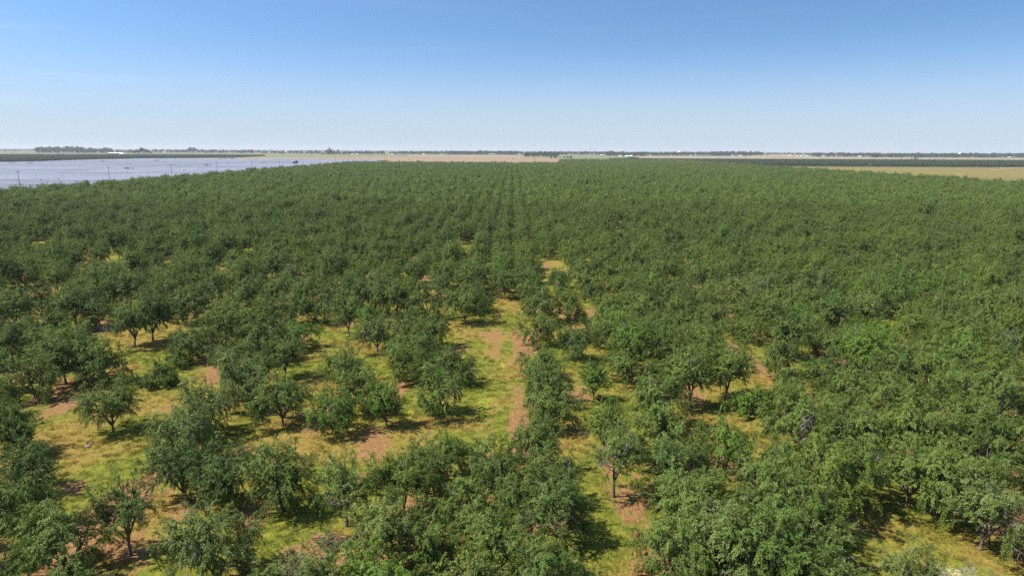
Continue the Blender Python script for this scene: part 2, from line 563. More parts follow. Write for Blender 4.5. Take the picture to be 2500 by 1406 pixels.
# the hand-listed trees nearest the camera: pixel of the trunk's foot in the photograph, kind, size, tone
B, U, D_, Y_, S_ = 'broad', 'upright', 'dead', 'young', 'sparse'
HAND = [
 # left third
 (12,704,B,1,''),(60,702,B,1,''),(155,703,B,.95,''),(36,798,B,.95,''),(314,762,U,1,''),(380,760,D_,.95,''),(339,692,U,.95,''),
 (446,786,B,.95,''),(190,738,B,.95,''),(100,770,B,.95,'dark green'),(189,803,U,.95,'dark green'),(236,800,B,.9,'dark green'),(329,847,U,1.0,''),
 (373,832,U,.98,'dark green'),(485,878,B,.95,''),(391,940,'bush',1.05,'dark green'),(432,896,'bush',.9,''),(91,974,B,1.02,''),(162,937,U,1.05,''),
 (253,935,B,1,''),(205,888,B,1.02,''),(140,893,B,.9,'bright green'),(58,876,B,.9,''),(118,839,B,1,''),(8,880,B,.95,''),
 (276,1054,B,1.0,''),(250,760,B,.9,''),(420,735,B,.9,''),(520,742,B,.95,''),(480,790,B,.95,''),
 (591,716,U,1,''),(569,728,B,.95,''),(693,748,B,.95,''),(603,769,B,.95,''),(726,851,B,.95,'bright green'),(853,821,U,.92,''),
 (794,787,B,.9,''),(921,860,D_,.92,'grey-green'),(664,807,B,1,''),(556,818,B,1,''),(620,838,B,1,''),(548,852,B,.95,''),
 (650,882,B,1,''),(562,912,B,.8,''),(632,952,B,.95,''),(696,925,U,.85,''),(599,994,B,1.05,'grey-green'),(510,1060,B,1.08,'grey-green'),
 (690,1038,B,1.02,''),(985,933,B,.85,''),(842,945,B,.85,''),(890,1004,B,1.0,''),(812,1056,B,1.0,'bright green'),(944,1040,Y_,1.02,'bright green'),
 (895,828,Y_,.95,'bright green'),(915,768,B,1,''),(855,765,B,1,''),(765,752,B,1,''),(985,882,B,.85,''),(720,790,B,.85,''),
 # along the aisle
 (1135,791,B,1,''),(1160,766,B,.95,'dark green'),(1231,731,U,.85,''),(1310,842,B,.92,''),(1318,790,B,1.05,''),(1388,782,B,.95,''),(1413,883,B,.95,'dark green'),
 (1322,925,B,.88,''),(1330,986,B,.9,''),(1348,1046,B,1.0,''),(1449,976,Y_,.85,'bright green'),(1081,1010,B,1.0,''),(1090,938,B,.98,'dark green'),
 (1010,905,B,.95,''),(1060,850,B,.95,''),(1030,880,B,.9,''),(1045,778,B,1,''),(971,771,B,.95,''),(1000,830,B,.85,''),
 # bottom left
 (14,1106,U,.92,'dark green'),(58,1118,Y_,.8,''),(70,1206,B,.95,'dark green'),(30,1300,B,1.08,''),(165,1400,B,1.1,''),(318,1356,S_,.98,'dark green'),
 (445,1212,B,.92,'dark green'),(455,1128,B,.98,'grey-green'),(530,1424,B,1.02,'grey-green'),(556,1222,B,1.02,'dark green'),(690,1246,B,.98,''),
 (847,1284,S_,1.02,''),(985,1262,U,1.0,''),(760,1500,D_,.9,'grey-green'),(966,1402,B,1.12,'grey-green'),
 # bottom middle
 (1090,1162,B,.9,'dark green'),(1030,1200,B,.9,''),(1196,1204,B,.95,''),(1308,1150,B,.95,''),(1330,1232,B,.95,''),(1240,1256,B,.9,''),(1150,1304,B,1,''),
 (1357,1310,D_,1.08,''),(1210,1404,B,1.05,''),(1054,1376,B,.95,''),(1146,1486,B,1,'grey-green'),(1362,1410,'bush',1.0,''),(1345,1500,B,1,''),
 # bottom right
 (1497,1212,S_,.95,''),(1475,1112,U,.95,''),(1618,1140,B,1.08,''),(1652,1214,B,.92,'dark green'),(1770,1146,B,.9,'bright green'),(1672,1322,B,1.05,''),
 (1706,1372,D_,1.02,'grey-green'),(1868,1242,B,1.1,''),(1890,1352,B,1.1,''),(1778,1452,B,1.08,'grey-green'),(1652,1424,B,.85,''),(1940,1112,D_,1.05,''),
 (1890,1484,B,1.05,'dark green'),(1686,996,U,1.0,''),(1770,976,U,1.05,''),(1622,890,B,.98,'dark green'),(1529,935,B,1.0,''),(1600,1044,B,1.1,''),
 (1898,918,B,1.0,''),(1822,836,B,.9,''),(1902,788,B,1,''),(1840,1012,'bush',1.1,'bright green'),(1938,1012,B,1,''),(1722,912,B,.95,''),
 (2393,1340,D_,1.0,'grey-green'),(2200,1486,S_,.72,'grey-green'),(2314,1262,B,1.05,''),(2210,1236,D_,1.02,''),(2090,1230,B,1.08,''),(1985,1250,B,1.12,''),
 (1950,1345,B,1.02,'dark green'),(1985,1486,B,.95,'grey-green'),(2040,1130,D_,.95,''),(2478,908,S_,.95,''),(2290,1036,B,.9,''),(2130,1130,B,1.0,''),
 (2452,1120,B,1.05,''),(2400,1190,B,1.05,''),(2245,1142,B,1.05,''),(2345,1112,B,1.08,''),
]
# open ground seen between the trees of the right half: no trunk stands here
GAPS = [
 (1775,850,1930,990),(1960,870,2035,905),(1965,1265,2335,1560),(2330,1370,2520,1600),(2430,910,2520,955),(2215,1005,2275,1060),
 (2430,1060,2520,1110),(2440,1240,2520,1330),(1700,1020,1800,1090),(1600,690,1650,730),(1490,1230,1600,1500),(1400,1040,1450,1180),(1570,880,1600,900),
 (1102,600,1162,622),(1328,645,1388,672),(110,552,168,566),(20,700,110,735),(185,632,228,664),(70,612,170,624),(290,645,345,662),(715,575,770,592),(1490,560,1520,600),
 (840,1085,1000,1200),(240,1080,420,1170),(1880,700,1900,720),(2240,660,2270,690),(960,670,990,695),
]
HAND_AREA = [(0, 742, 1480, 1410), (1480, 1150, 1960, 1500)]

SP = 6.2                       # row spacing
ROW0 = -2.4                    # the row whose trees are missing along the open aisle
ENDX = (-312.0, 428.0)         # the two sides of the orchard

rng = random.Random(7)
def pick_kind(k):
    c = [x for x in KINDS if x.startswith(k)]
    return c[rng.randrange(len(c))]

trees = []                     # x, y, kind, scale, tone
for (px, py, k, s, tone) in HAND:
    w = ground_at(px, py)
    trees.append([w.x, w.y, pick_kind(k), s * (.88 if 860 < px < 1480 and py > 1100 else (1.16 if py < 860 else 1.08 if py < 1010 else .98) if px < 1480 else 1.04) * rng.uniform(.96, 1.04), tone])
hand_xy = np.array([(t[0], t[1]) for t in trees])

# the grid of the orchard
gx, gy = [], []
for k in range(-52, 72):
    for j in range(0, 300):
        X = ROW0 + SP * k
        Y = 30.0 + 6.3 * j + (3.1 if k % 2 else 0)
        if X < ENDX[0] or X > ENDX[1]: continue
        yend = 1338 if X < 118 else 1800
        if Y > yend: continue
        gx.append(X + rng.gauss(0, .2)); gy.append(Y + rng.gauss(0, .45))
G = np.stack([gx, gy, np.zeros(len(gx))], 1)
px, py, dep = project(G)
keep = (dep > 20) & (px > -140 - 4000 / dep * 5) & (px < 2640 + 4000 / dep * 5) & (py < 1900)
G, px, py, dep = G[keep], px[keep], py[keep], dep[keep]
ok = np.ones(len(G), bool)
for (a, b, c, d) in HAND_AREA: ok &= ~((px > a) & (px < c) & (py > b) & (py < d))
for (a, b, c, d) in GAPS: ok &= ~((px > a) & (px < c) & (py > b) & (py < d + .06 * (d - 366)))
near = np.where((dep < 190) & ok)[0]
for i in near:
    if np.min(np.hypot(hand_xy[:, 0] - G[i, 0], hand_xy[:, 1] - G[i, 1])) < 4.3: ok[i] = False
rg = np.random.default_rng(5)
miss = np.where(px < 700, .14, .035)
miss = np.where(dep < 230, miss, miss * .5)
ok &= rg.random(len(G)) > miss
G = G[ok]
rt = random.Random(21)
for (X, Y, _) in G:
    u = rt.random()
    k = B if u < .70 else U if u < .84 else D_ if u < .885 else S_ if u < .95 else Y_
    big = 1.02 if math.hypot(X, Y) > 110 else 1.03
    v = rt.random()
    tone = 'grey-green' if v < .12 else 'dark green' if v < .24 else 'bright green' if v < .33 else ''
    trees.append([X, Y, None, big * rt.uniform(.74, 1.12), tone, k])
print('orchard trees', len(trees))

# which are seen nearest: these are single trees, the others one mass
A = np.array([(t[0], t[1], 2.5) for t in trees])
px, py, dep = project(A)
inview = (px > -60) & (px < 2560) & (py < 1440 + 2500 / dep * 3) & (py > 0)
order = [i for i in np.argsort(dep) if inview[i]]
single = set(order[:298])

ORD = ['zeroth', 'first', 'second', 'third', 'fourth', 'fifth', 'sixth', 'seventh', 'eighth', 'ninth', 'tenth', 'eleventh', 'twelfth', 'thirteenth', 'fourteenth', 'fifteenth',
       'sixteenth', 'seventeenth', 'eighteenth', 'nineteenth', 'twentieth', 'twenty-first', 'twenty-second', 'twenty-third', 'twenty-fourth', 'twenty-fifth']
rows = {}
for i in single:
    k = round((trees[i][0] - ROW0) / SP)
    rows.setdefault(k, []).append(i)
labels = {}
for k, lst in rows.items():
    lst.sort(key=lambda i: trees[i][1])
    for n_, i in enumerate(lst):
        t = trees[i]
        kind = t[2] or t[5]
        look = t[4] or ('greyish' if kind.startswith(D_) else 'thin' if kind.startswith(S_) else 'upright' if kind.startswith(U) else 'small' if kind.startswith((Y_, 'bush')) else 'broad')
        what = 'low almond' if kind.startswith('bush') else 'almond tree'
        if k == 0: labels[i] = '%s %s, %s from the bottom in the row that breaks off at the aisle' % (look, what, ORD[n_ + 1])
        else: labels[i] = '%s %s, %s from the bottom in the %s row %s of the aisle' % (look, what, ORD[n_ + 1], ORD[abs(k)], 'right' if k > 0 else 'left')
SPECIAL = {
 (391, 940): 'low dark bushy almond without a trunk beside bright grass and its own shadow',
 (944, 1040): 'small dense bright green almond tree with narrow crown beside a yellow grass patch',
 (1449, 976): 'small fan-shaped bright green almond tree right of the open grassy aisle',
 (1497, 1212): 'slender almond tree with bare leaning trunk beside white-flowered grass',
 (921, 860): 'thin greyish almond tree with brown twigs standing on bare red soil',
 (1231, 731): 'almond tree that closes the far end of the open grassy aisle',
 (276, 1054): 'lone almond tree with lopsided crown amid yellow grass near the left edge',
 (1310, 842): 'round almond tree whose drooping crown overhangs the right side of the aisle',
 (1357, 1310): 'large almond tree with bare grey limbs showing under its crown',
 (2393, 1340): 'grey twiggy almond tree leaning low over the lower right grass clearing',
 (329, 847): 'rounded almond tree with forked trunk and dark shadow on bright green grass',
 (485, 878): 'vase-shaped almond tree with leaning forked trunk behind the low bush',
 (2478, 908): 'almond tree with dark bare trunk on a grass gap at the right edge',
 (318, 1356): 'open airy almond tree at the lower left with gaps through its crown',
 (847, 1284): 'airy almond tree with dark upright limbs in front of the yellow clearing',
}
for i, h in enumerate(HAND):
    if (h[0], h[1]) in SPECIAL and i in labels: labels[i] = SPECIAL[(h[0], h[1])]

GRP = 'almond trees in orchard rows'
mass = []
rz = random.Random(99)
for i, t in enumerate(trees):
    if t[2] is None: t[2] = None
    if i in single:
        key = t[2] or pick_kind(t[5])
        K = KINDS[key]
        root = empty('almond_tree', (t[0], t[1], 0), rz.uniform(0, 6.283), t[3])
        tag(root, labels[i], 'almond tree', GRP)
        link('trunk', K['wood'], root)
        c = link('crown', K['crown'], root)
        c.color = TONES[t[4]]
    else:
        mass.append((t[0], t[1], t[3], dep[i], t[2] or t[5]))

# ------------------------------------------------------------------ masses as instances of real trees on points
def stuff(name, pts, scl, vid, sources, label, cat, zs=None):
    pts = np.asarray(pts, np.float32)
    me = bpy.data.meshes.new(name)
    me.vertices.add(len(pts)); me.vertices.foreach_set('co', pts.ravel())
    g_ = np.random.default_rng(len(pts))
    fattr(me, 'rz', g_.random(len(pts)) * 6.283)
    fattr(me, 'scl', scl)
    fattr(me, 'sclz', scl if zs is None else zs)
    a = me.attributes.new('vid', 'INT', 'POINT'); a.data.foreach_set('value', np.asarray(vid, np.int32))
    o = link(name, me)
    tag(o, label, cat, None, 'stuff')
    ng = bpy.data.node_groups.new(name, 'GeometryNodeTree')
    ng.interface.new_socket('Geometry', in_out='INPUT', socket_type='NodeSocketGeometry')
    ng.interface.new_socket('Geometry', in_out='OUTPUT', socket_type='NodeSocketGeometry')
    n, l = ng.nodes, ng.links
    gi, go = n.new('NodeGroupInput'), n.new('NodeGroupOutput')
    ip = n.new('GeometryNodeInstanceOnPoints')
    jn = n.new('GeometryNodeJoinGeometry')
    for s in reversed(sources):
        oi = n.new('GeometryNodeObjectInfo')
        oi.inputs['Object'].default_value = s
        oi.inputs['As Instance'].default_value = True
        l.new(oi.outputs['Geometry'], jn.inputs[0])
    def na(nm, typ):
        x = n.new('GeometryNodeInputNamedAttribute'); x.data_type = typ
        x.inputs['Name'].default_value = nm
        return [q for q in x.outputs if q.enabled and q.name == 'Attribute'][0]
    l.new(gi.outputs[0], ip.inputs['Points'])
    l.new(jn.outputs[0], ip.inputs['Instance'])
    ip.inputs['Pick Instance'].default_value = True
    l.new(na('vid', 'INT'), ip.inputs['Instance Index'])
    cx = n.new('ShaderNodeCombineXYZ'); l.new(na('rz', 'FLOAT'), cx.inputs['Z'])
    e2r = n.new('FunctionNodeEulerToRotation'); l.new(cx.outputs[0], e2r.inputs[0])
    l.new(e2r.outputs[0], ip.inputs['Rotation'])
    cs = n.new('ShaderNodeCombineXYZ')
    sx_ = na('scl', 'FLOAT')
    l.new(sx_, cs.inputs['X']); l.new(sx_, cs.inputs['Y']); l.new(na('sclz', 'FLOAT'), cs.inputs['Z'])
    l.new(cs.outputs[0], ip.inputs['Scale'])
    l.new(ip.outputs[0], go.inputs[0])
    md = o.modifiers.new('scatter', 'NODES'); md.node_group = ng
    return o

keys = list(KINDS)
SRC = [bpy.data.objects.new('mid_tree', KINDS[k]['mid']) for k in keys] + [bpy.data.objects.new('far_tree', KINDS[k]['far']) for k in keys]
vid = []
for (X, Y, s, d, k) in mass:
    c = [j for j, q in enumerate(keys) if q.startswith(k)]
    vid.append(c[rz.randrange(len(c))] + (len(keys) if d > 330 else 0))
stuff('almond_orchard', [(m[0], m[1], 0) for m in mass], [m[2] for m in mass], vid, SRC,
      'dense green almond orchard reaching back in rows to the far brown fields', 'orchard', [m[2] * rz.uniform(.82, 1.22) for m in mass])

# ------------------------------------------------------------------ the ground: one sheet, fine near the camera
fx = np.arange(-150, 150.01, 0.5); fy = np.arange(30, 200.01, 0.5)
cx = np.array([155, 165, 185, 220, 280, 380, 460, 600, 900, 1400, 2200, 3500, 6000, 12500.])
xs = np.concatenate([-cx[::-1], fx, cx])
ys = np.concatenate([[-300, -100, -30, 0, 15, 25], fy, [205, 215, 235, 270, 340, 450, 600, 800, 1100, 1500, 2100, 3000, 4500, 7000, 12500]])
GX, GY = np.meshgrid(xs, ys)
nx, ny = len(xs), len(ys)
def floor_masks(X, Y):
    wob = (fbm(X / 9, Y / 9, 3) - .5) * 2.2
    u = np.abs(((X - ROW0 + wob + SP / 2) % SP) - SP / 2)           # metres from the tree row
    soil = sstep(2.6, 0.2, u) * .34 + (fbm(X / 7, Y / 9, 11, 5) - .5) * 1.7 + .10
    dry = .37 + (fbm(X / 6, Y / 6, 23, 5) - .5) * 1.6
    bright = (fbm(X / 5, Y / 8, 31) - .62) * 2.0
    flower = (fbm(X / 4, Y / 4, 41) - .5) * 1.0 + .6 * sstep(5, 16, X) * sstep(85, 50, Y) - .62
    def spot(px_, py_, rx, ry):
        w = ground_at(px_, py_)
        return np.exp(-((X - w.x) / rx) ** 2 - ((Y - w.y) / ry) ** 2)
    # the bare wheel track and the grass of the open aisle, patches seen in the photograph
    aisle = sstep(40, 48, Y) * sstep(118, 100, Y)
    tx = X - .9 - (fbm(Y / 11, Y * 0, 61) - .5) * 1.0
    soil = soil * (1 - .5 * aisle * np.exp(-((X + 1.2) / 2.6) ** 2)) + aisle * (.62 * np.exp(-(tx / 1.5) ** 2) + .30 * np.exp(-((tx + 3.4) / .9) ** 2))
    for (a, b, rx, ry) in ((1262, 1030, 1.2, 4), (1180, 815, 2.2, 1.6), (1290, 1110, 1.3, 3), (2095, 1290, 1.2, 1.2), (740, 1360, 3, 2), (300, 1340, 2, 2.2), (130, 1190, 2, 1.4)):
        soil = soil + .55 * spot(a, b, rx, ry)
    for (a, b, rx, ry) in ((1150, 930, 3, 8), (820, 880, 4, 5), (300, 1110, 6, 4), (420, 960, 5, 4), (780, 1130, 4, 4), (380, 880, 3, 5), (2200, 1330, 5, 4), (2350, 1400, 4, 3), (1470, 1300, 2, 4)):
        soil = soil - .6 * spot(a, b, rx, ry)
    for (a, b, rx, ry) in ((1226, 765, 1.6, 7), (1226, 900, .6, 7), (1200, 1070, 1.0, 3), (985, 1010, 1.6, 2.2), (1180, 990, 1.2, 3), (430, 1290, 1.5, 1.5), (800, 870, 2, 3), (1630, 710, 3, 9), (1450, 1290, 2, 2.5)):
        bright = bright + .75 * spot(a, b, rx, ry)
    for (a, b, rx, ry) in ((1500, 1290, 3, 3), (1480, 1170, 2, 3), (1560, 1380, 4, 2), (1210, 1030, .8, 2), (2080, 1310, 2.5, 2), (2330, 1400, 4, 2), (1800, 950, 2.5, 3)):
        flower = flower + .5 * spot(a, b, rx, ry)
    for (a, b, rx, ry) in ((1190, 850, 2, 5), (800, 1120, 4, 4), (370, 1000, 4, 3), (200, 1100, 4, 3), (1850, 930, 3, 6)):
        dry = dry + .35 * spot(a, b, rx, ry)
    return soil, dry, bright, flower
soil, dry, bright, flower = floor_masks(GX.ravel(), GY.ravel())
GZ = (fbm(GX / 3, GY / 3, 51) - .5) * .16 * ((np.abs(GX) < 150) & (GY > 30) & (GY < 200))
idx = np.arange(nx * ny).reshape(ny, nx)
F = np.stack([idx[:-1, :-1], idx[:-1, 1:], idx[1:, 1:], idx[1:, :-1]], -1).reshape(-1, 4)
gm = mesh_np('ground', np.stack([GX.ravel(), GY.ravel(), GZ.ravel()], 1), [F], [M_GROUND], True)
for nm, v in (('soil', soil), ('dry', dry), ('bright', bright), ('flower', flower)): fattr(gm, nm, v)
tag(link('ground', gm), 'orchard floor of yellow-green grass and bare reddish soil', None, None, 'structure')

# grass tufts on the near floor
def tuft_mesh(seed, n, h, spread):
    r_ = np.random.default_rng(seed)
    a = r_.random(n) * 6.283; rad = r_.random(n) ** .5 * spread
    b = np.stack([np.cos(a) * rad, np.sin(a) * rad, np.full(n, -.02)], 1)
    lean = np.stack([np.cos(a) * .5, np.sin(a) * .5, np.full(n, 1.0)], 1) + r_.normal(size=(n, 3)) * .25
    hh = h * r_.uniform(.5, 1.2, n)[:, None]
    s = np.cross(lean, r_.normal(size=(n, 3))); s /= np.linalg.norm(s, axis=1)[:, None]
    w = .012 + .012 * r_.random(n)[:, None]
    V = np.stack([b - s * w, b + s * w, b + lean * hh], 1).reshape(-1, 3)
    return V, np.arange(n * 3).reshape(-1, 3)
def grass_mat(name, a, b, c):
    m, n, l, out = new_mat(name)
    oi = n.new('ShaderNodeObjectInfo')
    col = mix(n, l, ramp(n, l, oi.outputs['Random'], .1, .6), a, b)
    col = mix(n, l, ramp(n, l, oi.outputs['Random'], .7, 1), col, c)
    b_ = principled(n, l, out, col, .8, 0, .2)
    tr = n.new('ShaderNodeBsdfTranslucent'); l.new(col, tr.inputs['Color'])
    ms = n.new('ShaderNodeMixShader'); ms.inputs[0].default_value = .35
    l.new(b_.outputs[0], ms.inputs[1]); l.new(tr.outputs[0], ms.inputs[2]); l.new(ms.outputs[0], out.inputs['Surface'])
    return m
M_G = [grass_mat('green_grass', (.115, .155, .018), (.18, .205, .026), (.22, .22, .035)),
       grass_mat('dry_grass', (.25, .185, .042), (.32, .23, .06), (.275, .17, .042)),
       grass_mat('mustard_grass', (.29, .31, .035), (.35, .37, .05), (.26, .28, .035)),
       grass_mat('white_flowers', (.50, .47, .37), (.42, .38, .25), (.28, .28, .07))]
tsrc = []
for i, m in enumerate(M_G):
    for q in range(2):
        V, F = tuft_mesh(900 + i * 3 + q, 46, (.24, .32, .42, .34)[i], (.38, .40, .42, .36)[i])
        tsrc.append(bpy.data.objects.new('tuft', mesh_np('tuft', V, [F], [m])))
g2 = np.random.default_rng(77)
NT = 36000
yy = 38 + (g2.random(NT) ** .75) * 110
xx = (g2.random(NT) * 2 - 1) * (yy * .80 + 4)
so, dr, br_, fl = floor_masks(xx, yy)
nzz = g2.random(NT)
kind = np.where(fl + (nzz - .5) * .5 > .52, 3, np.where(br_ + (nzz - .5) * .4 > .55, 2, np.where(dr + (nzz - .5) * .6 > .5, 1, 0)))
keep = (so + (g2.random(NT) - .5) * .35 < .44) | ((kind == 3) & (g2.random(NT) < .6))
xx, yy, kind = xx[keep], yy[keep], kind[keep]
stuff('grass', np.stack([xx, yy, np.zeros(len(xx))], 1), g2.uniform(.4, 1.0, len(xx)), kind * 2 + g2.integers(0, 2, len(xx)), tsrc,
      'tufted green and dry yellow grass growing between the tree rows', 'grass')

# ------------------------------------------------------------------ fields beyond the orchard
FAR = 12400.0
M_FARM = field_material('farmland', (0.10, 0.13, 0.060), (0.16, 0.155, 0.085), .0012, .012, (1, 3.0, 1))
M_DIRT = field_material('pale_dirt', (0.25, 0.21, 0.165), (0.31, 0.265, 0.21), .02, .2)
M_SOIL = field_material('brown_dirt', (0.11, 0.09, 0.07), (0.16, 0.13, 0.10), .02, .2)
M_BROWN = field_material('brown_field', (0.205, 0.145, 0.085), (0.26, 0.195, 0.12), .006, .03, (.35, 3.5, 1), (0.18, 0.105, 0.06))
M_TAN = field_material('tan_field', (0.22, 0.185, 0.115), (0.28, 0.225, 0.145), .004, .03, (.35, 3.5, 1), (0.19, 0.185, 0.10))
M_GREENF = field_material('green_field', (0.11, 0.15, 0.055), (0.155, 0.185, 0.075), .004, .03, (.35, 3.0, 1))
M_GOLD = field_material('gold_field', (0.150, 0.122, 0.036), (0.19, 0.155, 0.05), .008, .06, (.35, 2.5, 1), (0.185, 0.165, 0.055))
M_WHITISH = field_material('dry_straw', (0.34, 0.29, 0.19), (0.27, 0.22, 0.13), .05, .3)

def sheet(name, pts, z, mat, label):
    me = bpy.data.meshes.new(name)
    v, f = [], []
    polys = pts if isinstance(pts[0][0], (list, tuple)) else [pts]
    for p in polys:
        b = len(v)
        q = list(p)
        area = sum(q[i][0] * q[(i + 1) % len(q)][1] - q[(i + 1) % len(q)][0] * q[i][1] for i in range(len(q)))
        if area < 0: q.reverse()
        v += [(x, y, z) for x, y in q]
        f.append(tuple(range(b, len(v))))
    me.from_pydata(v, [], f); me.materials.append(mat); me.update()
    return tag(link(name, me), label, None, None, 'structure')

rs0 = random.Random(4)
M_STRAW = field_material('straw_stubble', (0.27, 0.23, 0.13), (0.20, 0.165, 0.07), .15, .6)
def pxs(lst): return [tuple(ground_at(x, y))[:2] for x, y in lst]

sheet('farmland', [[(-FAR, -300), (-315, -300), (-315, 1342), (-FAR, 1342)], [(431, -300), (FAR, -300), (FAR, 1342), (431, 1342)], [(-FAR, 1342), (FAR, 1342), (FAR, FAR), (-FAR, FAR)]],
      0.04, M_FARM, 'flat farmland of pale green and tan fields out to the horizon')
SOLAR_FAR = pxs([(-180, 402), (0, 398.5), (60, 397.4), (250, 390), (400, 389.3), (640, 388.8), (780, 390), (938, 392.3)])
sheet('solar_ground', [(-1650, 230), (-326, 230)] + [(-326, 1800)] + list(reversed(SOLAR_FAR)), 0.09, M_SOIL, 'pale dirt under the solar panels')
sheet('brown_field', pxs([(480, 388.6), (560, 385.6), (640, 384.3), (900, 382.3), (1150, 381.2), (1240, 381.4), (1375, 387.6), (1392, 389.5), (1404, 397), (1380, 402), (920, 402), (938, 392.3), (780, 390), (640, 388.8)]), 0.13, M_BROWN,
      'bare reddish brown field beyond the orchard')
sheet('straw_strip', pxs([(985, 379.2), (1290, 380.0), (1300, 381.2), (1240, 381.2), (1150, 381.0), (985, 380.6)]), 0.13, M_WHITISH, 'pale straw strip along the far edge of the brown field')
sheet('green_field', pxs([(500, 378.2), (960, 377.2), (1000, 378.8), (985, 380.6), (900, 382.0), (640, 384.0), (540, 384.9)]), 0.13, M_GREENF, 'flat green field before the far trees')
sheet('meadow', pxs([(1300, 379.2), (1480, 381.5), (1560, 385), (1560, 387.4), (1400, 386.8), (1360, 384)]), 0.13, M_GREENF, 'pale green meadow beyond the orchard')
sheet('tan_field', pxs([(1500, 387.6), (1575, 382), (1860, 382.3), (2140, 385), (2500, 387.4), (2700, 388.6), (2700, 395), (2300, 394.5), (1900, 394.0), (1560, 391.5)]), 0.13, M_TAN, 'wide tan field beyond the dark orchard')
sheet('gold_field', [(432, 230), (2200, 230), (2200, 1322), (432, 1322)], 0.09, M_GOLD, 'golden dry field beside the orchard')
for cx_, cy_, rx_, ry_ in ((2340, 426.4, 19, .9), (2338, 413.4, 14, .7), (2427, 415.4, 20, .8)):
    sheet('straw_patch', pxs([(cx_ + rx_ * math.cos(a) * rs0.uniform(.6, 1.1), cy_ + ry_ * math.sin(a) * rs0.uniform(.5, 1.2)) for a in np.linspace(0, 6.0, 22)]), 0.13, M_STRAW, 'pale straw patch on the golden field')
sheet('dirt_road', pxs([(-40, 376.2), (35, 376.0), (500, 378.4), (500, 379.2), (30, 377.6), (-40, 377.4)]), 0.13, M_WHITISH, 'pale farm road before the far trees')
sheet('farm_track', pxs([(1388, 388.6), (1392, 388.6), (1402, 394), (1412, 399), (1400, 399), (1396, 394)]), 0.17, M_WHITISH, 'white dirt track at the corner of the brown field')
sheet('field_road', pxs([(2440, 410.8), (2520, 408.6), (2520, 409.8), (2440, 411.8)]), 0.13, M_WHITISH, 'pale road along the dark orchard')
sheet('access_road', [(-326, 230), (-316, 230), (-316, 1800), (-326, 1800)], 0.13, M_WHITISH, 'pale dirt access road between orchard and solar panels')

# low bare mound on the right skyline
mx = ground_at(1905, 381.5)
hx, hy = np.meshgrid(np.linspace(-190, 190, 40), np.linspace(-90, 90, 16))
hz = 9.5 * np.maximum(0, 1 - (hx / 185) ** 2) ** .8 * np.maximum(0, 1 - (hy / 88) ** 2) - .3
ii = np.arange(40 * 16).reshape(16, 40)
hf = np.stack([ii[:-1, :-1], ii[:-1, 1:], ii[1:, 1:], ii[1:, :-1]], -1).reshape(-1, 4)
tag(link('hill', mesh_np('hill', np.stack([hx.ravel() + mx.x, hy.ravel() + mx.y, hz.ravel()], 1), [hf], [M_TAN], True)), 'low bare tan mound on the skyline', None, None, 'structure')

# ------------------------------------------------------------------ far trees
def far_tree(seed, shape, n=900):
    """A tree 10 m high: (vertices, faces, tones) of the crown and a short trunk."""
    r_ = np.random.default_rng(seed)
    nc = 16
    if shape == 'conifer':
        zc = r_.random(nc * 2) ** 1.3 * 9
        rad = (10 - zc) * .27
        a = r_.random(nc * 2) * 6.283; q = rad * np.sqrt(r_.random(nc * 2))
        C = np.stack([np.cos(a) * q, np.sin(a) * q, zc + .8], 1); cr = .35 + (10 - zc) * .10
    elif shape == 'tall':
        zc = 2.5 + r_.random(nc) * 6.5
        a = r_.random(nc) * 6.283; q = r_.random(nc) * 2.0
        C = np.stack([np.cos(a) * q, np.sin(a) * q, zc], 1); cr = np.full(nc, 1.15)
    else:
        d = r_.normal(size=(nc, 3)); d /= np.linalg.norm(d, axis=1)[:, None]
        C = d * np.array((3.6, 3.6, 2.9)) * (r_.random(nc)[:, None] ** .5) + np.array((0, 0, 5.6)); cr = np.full(nc, 1.9)
        C[:, 2] = np.clip(C[:, 2], 2.2, 8.3)
    i = r_.integers(0, len(C), n)
    d = r_.normal(size=(n, 3)); d /= np.linalg.norm(d, axis=1)[:, None]
    pos = C[i] + d * (cr[i] * r_.random(n) ** .33)[:, None]
    pos[:, 2] = np.clip(pos[:, 2], .4, 10)
    u = r_.normal(size=(n, 3)) * .6 + d; w = np.cross(u, r_.normal(size=(n, 3))); w /= np.linalg.norm(w, axis=1)[:, None]
    x = np.cross(w, u); x /= np.linalg.norm(x, axis=1)[:, None]
    k = r_.uniform(.3, .6, n)[:, None]
    V = np.stack([pos - w * k, pos + x * k * .7, pos + w * k, pos - x * k * .7], 1).reshape(-1, 3)
    F = np.arange(n * 4).reshape(-1, 4)
    tb, tf = MB().tube([(0, 0, -.1), (.1, 0, 2.5), (0, .1, 5)], [.32, .25, .12], 6, False), None
    tv = np.array(tb.v); tf = np.array(tb.f)
    me = mesh_np('far_' + shape, np.concatenate([V, tv]), [np.concatenate([F, tf + len(V)])], [M_FARLEAF, M_BARK], False, np.concatenate([np.zeros(len(F)), np.ones(len(tf))]))
    fattr(me, 'tone', np.concatenate([r_.random(n) * .6 + (i % 4) * .1, np.zeros(len(tf))]), 'FACE')
    return me
FT = {'round': [far_tree(1, 'round'), far_tree(2, 'round'), far_tree(3, 'round')], 'tall': [far_tree(4, 'tall'), far_tree(5, 'tall')], 'conifer': [far_tree(6, 'conifer'), far_tree(7, 'conifer')]}
FTS = [bpy.data.objects.new('grove_tree', m) for k in ('round', 'tall', 'conifer') for m in FT[k]]

